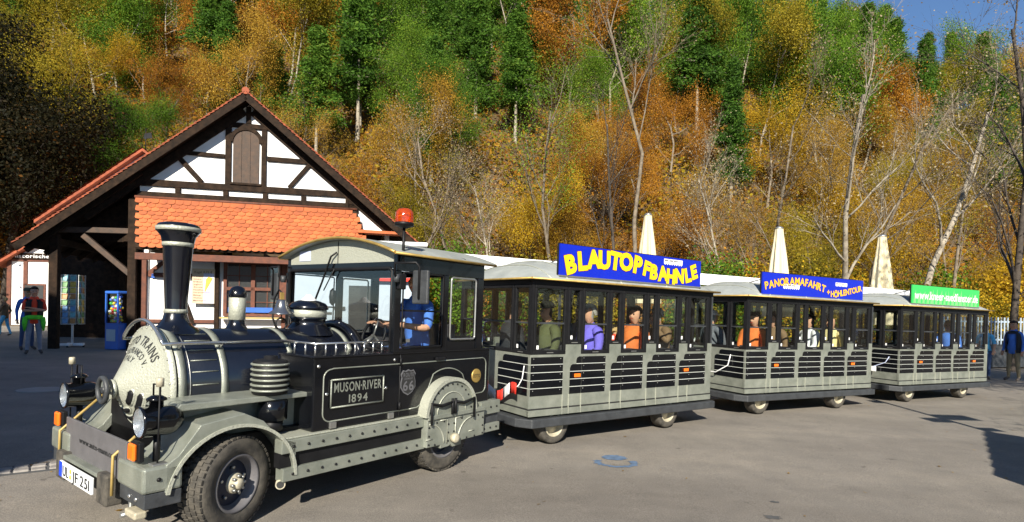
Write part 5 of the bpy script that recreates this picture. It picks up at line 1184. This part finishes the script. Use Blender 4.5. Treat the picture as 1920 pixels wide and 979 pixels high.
# ------------------------------------------------------------------ trees
def grow(rg, p, d, L, r, lev, maxlev, segs, tips, droop=0.0, wig=.18, kids=(4, 6), up=.25, first=.35, ang=(28, 62), reach=1.0):
    """one limb as a wavering polyline, with children along its outer part"""
    n = 5 if lev == 0 else (4 if lev == 1 else 3); pts = [p.copy()]; rs = [r]; dd = d.copy(); q = p.copy()
    for i in range(n):
        dd = (dd + Vector((rg.gauss(0, wig), rg.gauss(0, wig), rg.gauss(0, wig * .6) + (up if lev else .12) * .35 - droop))).normalized()
        q = q + dd * (L / n); pts.append(q.copy()); rs.append(r * (1 - .62 * (i + 1) / n) if lev < maxlev else r * (1 - .8 * (i + 1) / n))
    segs.append((pts, rs, lev))
    if lev >= maxlev: tips.append((pts[1], pts[-1])); return
    k = rg.randint(*kids)
    for j in range(k):
        t = first + (1 - first) * (j + rg.random()) / k if lev == 0 else .25 + .75 * (j + rg.random()) / k
        i = min(int(t * n), n - 1); f = t * n - i; b0 = pts[i].lerp(pts[i + 1], f); ax = (pts[i + 1] - pts[i]).normalized()
        side = ax.orthogonal().normalized(); side.rotate(Matrix.Rotation(rg.uniform(0, 2 * PI), 3, ax)); an_ = R(rg.uniform(*ang))
        nd = (ax * math.cos(an_) + side * math.sin(an_)).normalized()
        grow(rg, b0, nd, L * rg.uniform(.42, .66) * (reach if lev == 0 else 1) * (1.15 - .5 * t if lev == 0 else 1), max(rs[i] * rg.uniform(.38, .6), .006), lev + 1, maxlev, segs, tips, droop, wig * 1.1, kids, up, first, ang, reach)
def limb_mesh(name, segs, m, thin=0):
    mb = MB()
    for pts, rs, lev in segs:
        if lev == 0 and len(pts) > 2:
            rs = [rs[0] * 1.25] + rs[1:]
        mb.tube(pts, rs, 7 if lev == 0 else (5 if lev == 1 else 3), cap=False)
    me = bpy.data.meshes.new(name); me.from_pydata(mb.v, [], mb.f); me.polygons.foreach_set('use_smooth', [True] * len(mb.f)); me.materials.append(MATS[m]); return me
def leaf_mesh(name, P, size, m, nrg, tone, flat=.0, asp=.7):
    n = len(P); a = nrg.normal(size=(n, 3)); a[:, 2] *= (1 - flat); a /= np.linalg.norm(a, axis=1)[:, None] + 1e-9
    b = nrg.normal(size=(n, 3)); b -= a * (a * b).sum(1)[:, None]; b /= np.linalg.norm(b, axis=1)[:, None] + 1e-9
    s = size * nrg.uniform(.6, 1.35, n); A = a * s[:, None]; Bb = b * (s * asp)[:, None]
    V = np.stack([P - A, P + Bb * .9 - A * .1, P + A, P - Bb * .9 - A * .1], 1).reshape(-1, 3)
    me = bpy.data.meshes.new(name); me.vertices.add(4 * n); me.vertices.foreach_set('co', V.astype(np.float32).ravel())
    me.loops.add(4 * n); me.loops.foreach_set('vertex_index', np.arange(4 * n, dtype=np.int32)); me.polygons.add(n); me.polygons.foreach_set('loop_start', np.arange(0, 4 * n, 4, dtype=np.int32)); me.polygons.foreach_set('loop_total', np.full(n, 4, np.int32))
    me.update(); at_ = me.attributes.new('tone', 'FLOAT', 'POINT'); at_.data.foreach_set('value', np.repeat(np.clip(tone, 0, 1), 4).astype(np.float32)); me.materials.append(MATS[m]); return me
def tree_kind(seed, height, leaf, bark, nleaf, lsize, maxlev=3, kids=(5, 7), spread=.6, first=.3, wig=.16, lean=(0, 0), scatter=.5, trunk=.018, ang=(28, 62), reach=1.0):
    rg = random.Random(seed); nrg = np.random.default_rng(seed); segs = []; tips = []
    grow(rg, Vector((0, 0, -.3)), Vector((lean[0], lean[1], 1)).normalized(), height * .86, height * trunk, 0, maxlev, segs, tips, 0, wig, kids, .3, first, ang, reach)
    tm_ = limb_mesh('trunk', segs, bark)
    tp = np.array([[*a, *b2] for a, b2 in tips]); k = nrg.integers(0, len(tp), nleaf); t = nrg.uniform(0, 1.1, nleaf)[:, None]
    P_ = tp[k, :3] * (1 - t) + tp[k, 3:] * t + nrg.normal(size=(nleaf, 3)) * scatter
    clump = nrg.uniform(.25, .75, len(tp))[k]; tone = clump + nrg.normal(0, .16, nleaf)
    return tm_, leaf_mesh('crown', P_, lsize, leaf, nrg, tone)
def pine_kind(seed, height, leaf, bark, nleaf, lsize, rad=2.2, bare=.25, layers=24):
    rg = random.Random(seed); nrg = np.random.default_rng(seed)
    segs = [([Vector((rg.uniform(-.1, .1) * i / 4, rg.uniform(-.1, .1) * i / 4, -.3 + height * i / 4)) for i in range(5)], [height * .013 * (1 - .2 * i) for i in range(5)], 0)]
    A = []; B_ = []
    for l in range(layers):
        t = l / (layers - 1); z = height * (bare + (1 - bare) * min(1, max(0, t + rg.uniform(-.03, .03)))); rr_ = rad * (1 - t) ** .75 * rg.uniform(.75, 1.15) + .15
        for j in range(5):
            a = rg.uniform(0, 2 * PI); rr_ *= rg.uniform(.8, 1.2); e_ = Vector((math.cos(a) * rr_, math.sin(a) * rr_, -.16 * rr_ + rg.uniform(-.1, .2))); b0 = Vector((0, 0, z)); segs.append(([b0, b0 + e_ * .55 + Vector((0, 0, .05)), b0 + e_], [.035, .022, .01], 2)); A.append([*b0]); B_.append([*(b0 + e_)])
    A = np.array(A); B_ = np.array(B_); k = nrg.integers(0, len(A), nleaf); t = nrg.beta(1.6, 1.0, nleaf)[:, None]
    P_ = A[k] * (1 - t) + B_[k] * t + nrg.normal(size=(nleaf, 3)) * np.array([.34, .34, .30]); tone = nrg.uniform(.3, .7, len(A))[k] + nrg.normal(0, .15, nleaf)
    return limb_mesh('trunk', segs, bark), leaf_mesh('crown', P_, lsize, leaf, nrg, tone, .5, .45)
def plant_tree(name, kind, x, y, label, group=None, s=1.0, rz=0, cat='tree', sz=None, z=None):
    o = empty(name, (x, y, gz(x, y) if z is None else z), rz); o.scale = (s, s, sz or s); tag(o, label, cat, group)
    inst(kind[0], 'trunk', o); inst(kind[1], 'crown', o); return o
KINDS = {}; NEAR = {}
for i, (lf, lab) in enumerate([('leaf_rust', 'rust'), ('leaf_gold', 'gold'), ('leaf_olive', 'olive'), ('leaf_brown', 'brown'), ('leaf_rust', 'rust'), ('leaf_olive', 'olive'), ('leaf_brown', 'brown'), ('leaf_green', 'green'), ('leaf_green', 'green')]):
    KINDS.setdefault(lab, []).append(tree_kind(100 + i, 13, lf, 'barkpale' if i % 3 else 'bark', 26000, .098, 3, (5, 7), first=.18, scatter=.6, trunk=.012))
for i, (lf, lab, nl) in enumerate([('leaf_rust', 'rust', 36000), ('leaf_gold', 'gold', 36000), ('leaf_olive', 'olive', 34000), ('leaf_brown', 'brown', 28000), ('leaf_olive', 'olive', 28000), ('leaf_brown', 'brown', 36000), ('leaf_green', 'green', 36000)]):
    NEAR.setdefault(lab, []).append(tree_kind(150 + i, 12, lf, 'bark', nl, .060, 3, (6, 8), first=.12, scatter=.46, trunk=.012))
for i in range(3): KINDS.setdefault('pine', []).append(pine_kind(200 + i, 15, 'leaf_pine', 'barkpale', 20000, .17, rad=(2.3, 2.9, 2.0)[i], bare=(.22, .35, .15)[i]))
for i in range(3): NEAR.setdefault('bare', []).append(tree_kind(300 + i, 13, 'leaf_brown', 'bark', 13000, .05, 3, (7, 9), first=.25, scatter=.32, trunk=.010))
KINDS['bare'] = NEAR['bare']
LAB = {'rust': 'rust red autumn tree', 'gold': 'golden yellow autumn tree', 'olive': 'olive green autumn tree', 'brown': 'brown autumn tree', 'green': 'fresh green broadleaf tree', 'pine': 'dark green conifer', 'bare': 'nearly bare twiggy tree'}
ZONES = [(120, 'at the far left edge'), (250, 'above the porch eave'), (400, 'above the left roof slope'), (530, 'above the house ridge'), (680, 'above the right roof slope'), (800, 'above the amber beacon'), (930, 'above the cab roof'), (1060, 'over the first wagon front'), (1180, 'above the first blue board'), (1310, 'around the first parasol'), (1420, 'between the two blue boards'), (1520, 'around the second parasol'), (1620, 'above the second blue board'), (1720, 'around the third parasol'), (1850, 'above the green board'), (9999, 'at the far right edge')]
def where(x, y):
    px = 960 + 1062 * x / y; tier = (gz(x, y) - 1.6) / y
    return (' at the foot of the slope ' if tier < .06 else ' low on the slope ' if tier < .2 else ' halfway up the slope ' if tier < .36 else ' high on the slope ') + next(b2 for a, b2 in ZONES if px < a)
def girth(s, q): return 'slender ' if q > 1.17 else 'small ' if s < .58 else 'large ' if s > .80 else ''
rt = random.Random(77); n_tree = 0; y = 33.0; spots = []
while y < 98:
    step = 4.5 + (y - 33) * .03; x = -.95 * y - 3
    while x < .95 * y + 3:
        spots.append((x + rt.uniform(-.45, .45) * step, y + rt.uniform(-.45, .45) * step)); x += step * 1.22
    y += step * .98
spots = [p for p in spots if not (p[1] < 38 and -30 < p[0] < -11)]
for x, y in spots:
    h = gz(x, y); f = min(1, max(0, (h - 6) / 15)) + rt.uniform(-.25, .25)
    if f > .62: k = rt.choices(['pine', 'green', 'olive', 'rust', 'gold'], [8, 4, 2, 1.6, .6])[0]
    elif f > .3: k = rt.choices(['pine', 'green', 'olive', 'rust', 'gold', 'brown', 'bare'], [1.5, 1.8, 3, 2.8, 1.8, 2.4, .5])[0]
    else: k = rt.choices(['green', 'olive', 'rust', 'gold', 'brown', 'bare'], [1.2, 4.0, 2.0, 2.2, 4.0, 1.4])[0]
    s = rt.uniform(.62, .92) * (.9 if x > 30 else 1) * (.72 if y < 38 else .88 if y < 48 else 1); src = NEAR if (y < 52 and k in NEAR) else KINDS
    plant_tree(k + '_tree' if k != 'pine' else 'conifer_tree', rt.choice(src[k]), x, y, girth(s, q_ := rt.uniform(.95, 1.25)) + LAB[k] + where(x, y), 'trees of the hillside wood', s, rt.uniform(0, 6.28), sz=s * q_); n_tree += 1
print('hill trees', n_tree)
# tall, nearly bare trees in front of the slope
def tall(px, Y, h, seed, lean, bark, nl, label, leaf='leaf_dry', kids=(6, 8), first=.35, ls=.045, wig=.13, name='tall_tree', trunk=.0085, sc=.3):
    x = (px - 960) / 1062 * Y; plant_tree(name, tree_kind(seed, h, leaf, bark, nl, ls, 3, kids, first=first, lean=lean, scatter=sc, wig=wig, trunk=trunk, ang=(18, 48), reach=.62), x, Y, label, 'tall trees behind the forecourt')
tall(884, 30, 13.5, 11, (-.12, 0), 'bark', 2200, 'tall thin tree with dark forked crown right of the cab beacon')
tall(1005, 29, 9, 12, (-.40, 0), 'bark', 900, 'slender pale tree leaning left beside the first blue board', first=.5)
tall(930, 31, 11, 13, (.02, 0), 'barkpale', 2500, 'straight pale-barked tree between cab roof and blue board')
tall(1032, 31, 15, 14, (-.06, 0), 'bark', 5200, 'ivy-green clad tall tree above the first blue board', 'leaf_green', sc=.35)
tall(1188, 28, 19, 15, (.02, 0), 'bark', 1500, 'tallest bare pale tree just left of the first parasol', first=.58, trunk=.0072)
tall(1170, 29.5, 14, 16, (-.04, 0), 'barkdark', 600, 'dark-barked leafless tree close to the tallest pale one')
tall(1386, 30, 11, 17, (0, 0), 'barkpale', 2200, 'pale straight tree between the two blue boards')
tall(1432, 29, 14, 18, (.06, 0), 'bark', 1800, 'pale two-stemmed tree left of the second parasol', first=.25)
tall(1592, 24.5, 13, 19, (-.14, 0), 'barkpale', 1500, 'forked pale tree rising behind the second blue board', first=.22, trunk=.011)
tall(1604, 24.8, 12, 20, (.10, 0), 'bark', 1000, 'right-hand stem rising beside the forked pale tree', first=.3)
tall(1676, 23, 14.5, 21, (.50, 0), 'barkpale', 1500, 'bent pale tree leaning right behind the third parasol', first=.4, trunk=.011)
tall(1900, 21, 15, 22, (-.05, 0), 'barkdark', 2200, 'big dark twiggy tree at the right edge against the sky', first=.15, kids=(7, 9), trunk=.009)
tall(1850, 26, 14, 23, (.08, 0), 'barkdark', 1800, 'second dark twiggy tree beside the right-edge tree', first=.2, kids=(7, 8))
tall(792, 30, 10, 24, (-.28, 0), 'bark', 2500, 'leaning tree with tangled twigs right of the house roof', 'leaf_olive')
tall(1300, 31, 11, 25, (.1, 0), 'barkdark', 2400, 'dark twisted tree right of the first parasol', 'leaf_gold')
tall(1780, 28, 12, 26, (.0, 0), 'bark', 4000, 'olive-leaved tree above the green board', 'leaf_olive', sc=.4)
# dense trees at the left edge, shade put into their dark leaves
dk = [tree_kind(401, 12, 'leaf_shaded', 'barkdark', 46000, .08, 3, (7, 9), first=.1, scatter=.6), tree_kind(402, 11, 'leaf_shaded', 'barkdark', 40000, .08, 3, (7, 9), first=.1, scatter=.6)]
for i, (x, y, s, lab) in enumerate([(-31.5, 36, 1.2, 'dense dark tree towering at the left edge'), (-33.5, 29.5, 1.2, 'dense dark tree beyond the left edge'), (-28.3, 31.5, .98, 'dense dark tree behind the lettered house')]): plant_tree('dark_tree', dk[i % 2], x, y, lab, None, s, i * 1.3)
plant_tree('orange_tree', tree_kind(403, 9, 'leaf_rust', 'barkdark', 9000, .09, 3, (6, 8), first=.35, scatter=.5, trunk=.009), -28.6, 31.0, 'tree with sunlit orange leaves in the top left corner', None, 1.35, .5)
# shrubs along the foot of the slope and the hedge by the fence
BUSH = {k: tree_kind(500 + i, 3.4, lf, 'barkdark', 5200, .06, 2, (7, 9), first=.02, scatter=.36, trunk=.012) for i, (k, lf) in enumerate([('green', 'leaf_green'), ('golden', 'leaf_gold'), ('rust', 'leaf_rust'), ('olive', 'leaf_olive')])}
for i in range(30):
    k = rt.choices(['green', 'golden', 'rust', 'olive'], [4, 2, 2, 2])[0]; px = 780 + i * 38 + rt.uniform(-12, 12); Y = rt.uniform(25.5, 30); x = (px - 960) / 1062 * Y
    plant_tree('shrub', BUSH[k], x, Y, f'{k} leafed shrub' + where(x, Y), 'shrubs along the foot of the slope', rt.uniform(.8, 1.25), rt.uniform(0, 6), 'shrub')
for i in range(6): plant_tree('hedge_shrub', BUSH['golden' if i % 3 else 'olive'], 16.2 + i * 1.5, 23.2 + i * .25, 'yellow-green hedge shrub behind the white fence', 'hedge behind the white fence', .80, i * 1.1, 'hedge')
# trees right of the viewpoint that dapple the last wagon
for i, (x, y, s, lab) in enumerate([(10.5, 4.6, .56, 'twiggy tree right of the viewpoint shading the last wagon'), (16.8, 5.2, .85, 'twiggy tree further right of the viewpoint'), (18.6, 8.4, 1.0, 'twiggy tree by the road far right of the viewpoint')]): plant_tree('roadside_tree', NEAR['olive'][i % 2], x, y, lab, None, s, i * 2.0)
# unseen conifers added left behind the viewpoint so shade lies over the porch and the left edge
for i, (x, y, s_) in enumerate([(-17.0, -2, 1.12), (-19.4, -3, 1.12), (-21.8, -6, 1.1)]): plant_tree('shade_conifer', KINDS['pine'][i % 3], x, y, 'unseen tall conifer added left behind the viewpoint for shade', 'unseen conifers added for shade', s_, i, sz=s_ * 1.1)
# low growth covering the floor of the wood
nrg = np.random.default_rng(8); n = 150000; yy = 29 + 62 * nrg.random(n) ** 1.3; xx = (nrg.random(n) * 2 - 1) * (.95 * yy + 3)
keep = ~((yy < 38) & (xx < -11)); xx, yy = xx[keep], yy[keep]; n = len(xx)
hh = np.array([gz(a, b2) for a, b2 in zip(xx, yy)]); zz = hh + np.abs(nrg.normal(0, .55, n)) * (1 + .8 * np.sin(xx * .7) * np.cos(yy * .5))
for nm, lf, sel in (('undergrowth', 'leaf_olive', slice(0, None, 3)), ('bracken', 'leaf_rust', slice(1, None, 3)), ('dry_undergrowth', 'leaf_brown', slice(2, None, 3))):
    P_ = np.stack([xx, yy, zz], 1)[sel]; me = leaf_mesh('undergrowth', P_, .17, lf, nrg, nrg.uniform(.2, .8, len(P_)))
    tag(inst(me, nm, None), {'leaf_olive': 'olive green undergrowth covering the floor of the wood', 'leaf_rust': 'rust red fallen leaves and bracken on the wooded slope', 'leaf_brown': 'dry brown undergrowth between the trees of the slope'}[lf], 'undergrowth', kind='stuff')
# fallen leaves blown over the forecourt and along the gutter
nrg = np.random.default_rng(21); P_ = np.concatenate([np.stack([nrg.uniform(-5, 14, 260), nrg.uniform(4, 17, 260), np.zeros(260)], 1), np.stack([nrg.normal(-4.4, .5, 60), nrg.normal(5.2, .4, 60), np.zeros(60)], 1), np.stack([nrg.uniform(8, 18, 260), nrg.uniform(9, 19, 260), np.zeros(260)], 1)])
P_[:, 2] = [gz(a, b2) + .013 for a, b2, _ in P_]
me = leaf_mesh('fallen_leaves', P_, .022, 'leaf_brown', nrg, nrg.uniform(.1, .8, len(P_)))
co = np.empty(len(me.vertices) * 3, np.float32); me.vertices.foreach_get('co', co); co = co.reshape(-1, 3); base = np.repeat(P_[:, 2], 4); co[:, 2] = base + np.abs(co[:, 2] - base) * .25; me.vertices.foreach_set('co', co.ravel())
tag(inst(me, 'fallen_leaves', None), 'dry leaves scattered over the asphalt forecourt', 'leaves', kind='stuff')
def stain(x, y, r, seed, label):
    q = random.Random(seed); n = 18; v = []
    for k in range(n): a = 2 * PI * k / n; w = r * q.uniform(.5, 1.1); xx_, yy__ = x + w * 1.5 * math.cos(a), y + w * math.sin(a); v.append((xx_, yy__, gz(xx_, yy__) + .0105))
    tag(MB().add(v, [tuple(range(n))]).build('oil_stain', 'asphaltdark'), label, 'stain')
stain(2.154, 4.56, .055, 1, 'small dark oil stain on the asphalt at the bottom right of centre'); stain(2.35, 4.95, .03, 2, 'tiny dark oil spot just beyond the larger stain'); stain(.05, 7.0, .05, 3, 'dark spot on the asphalt in front of the first wagon wheel')
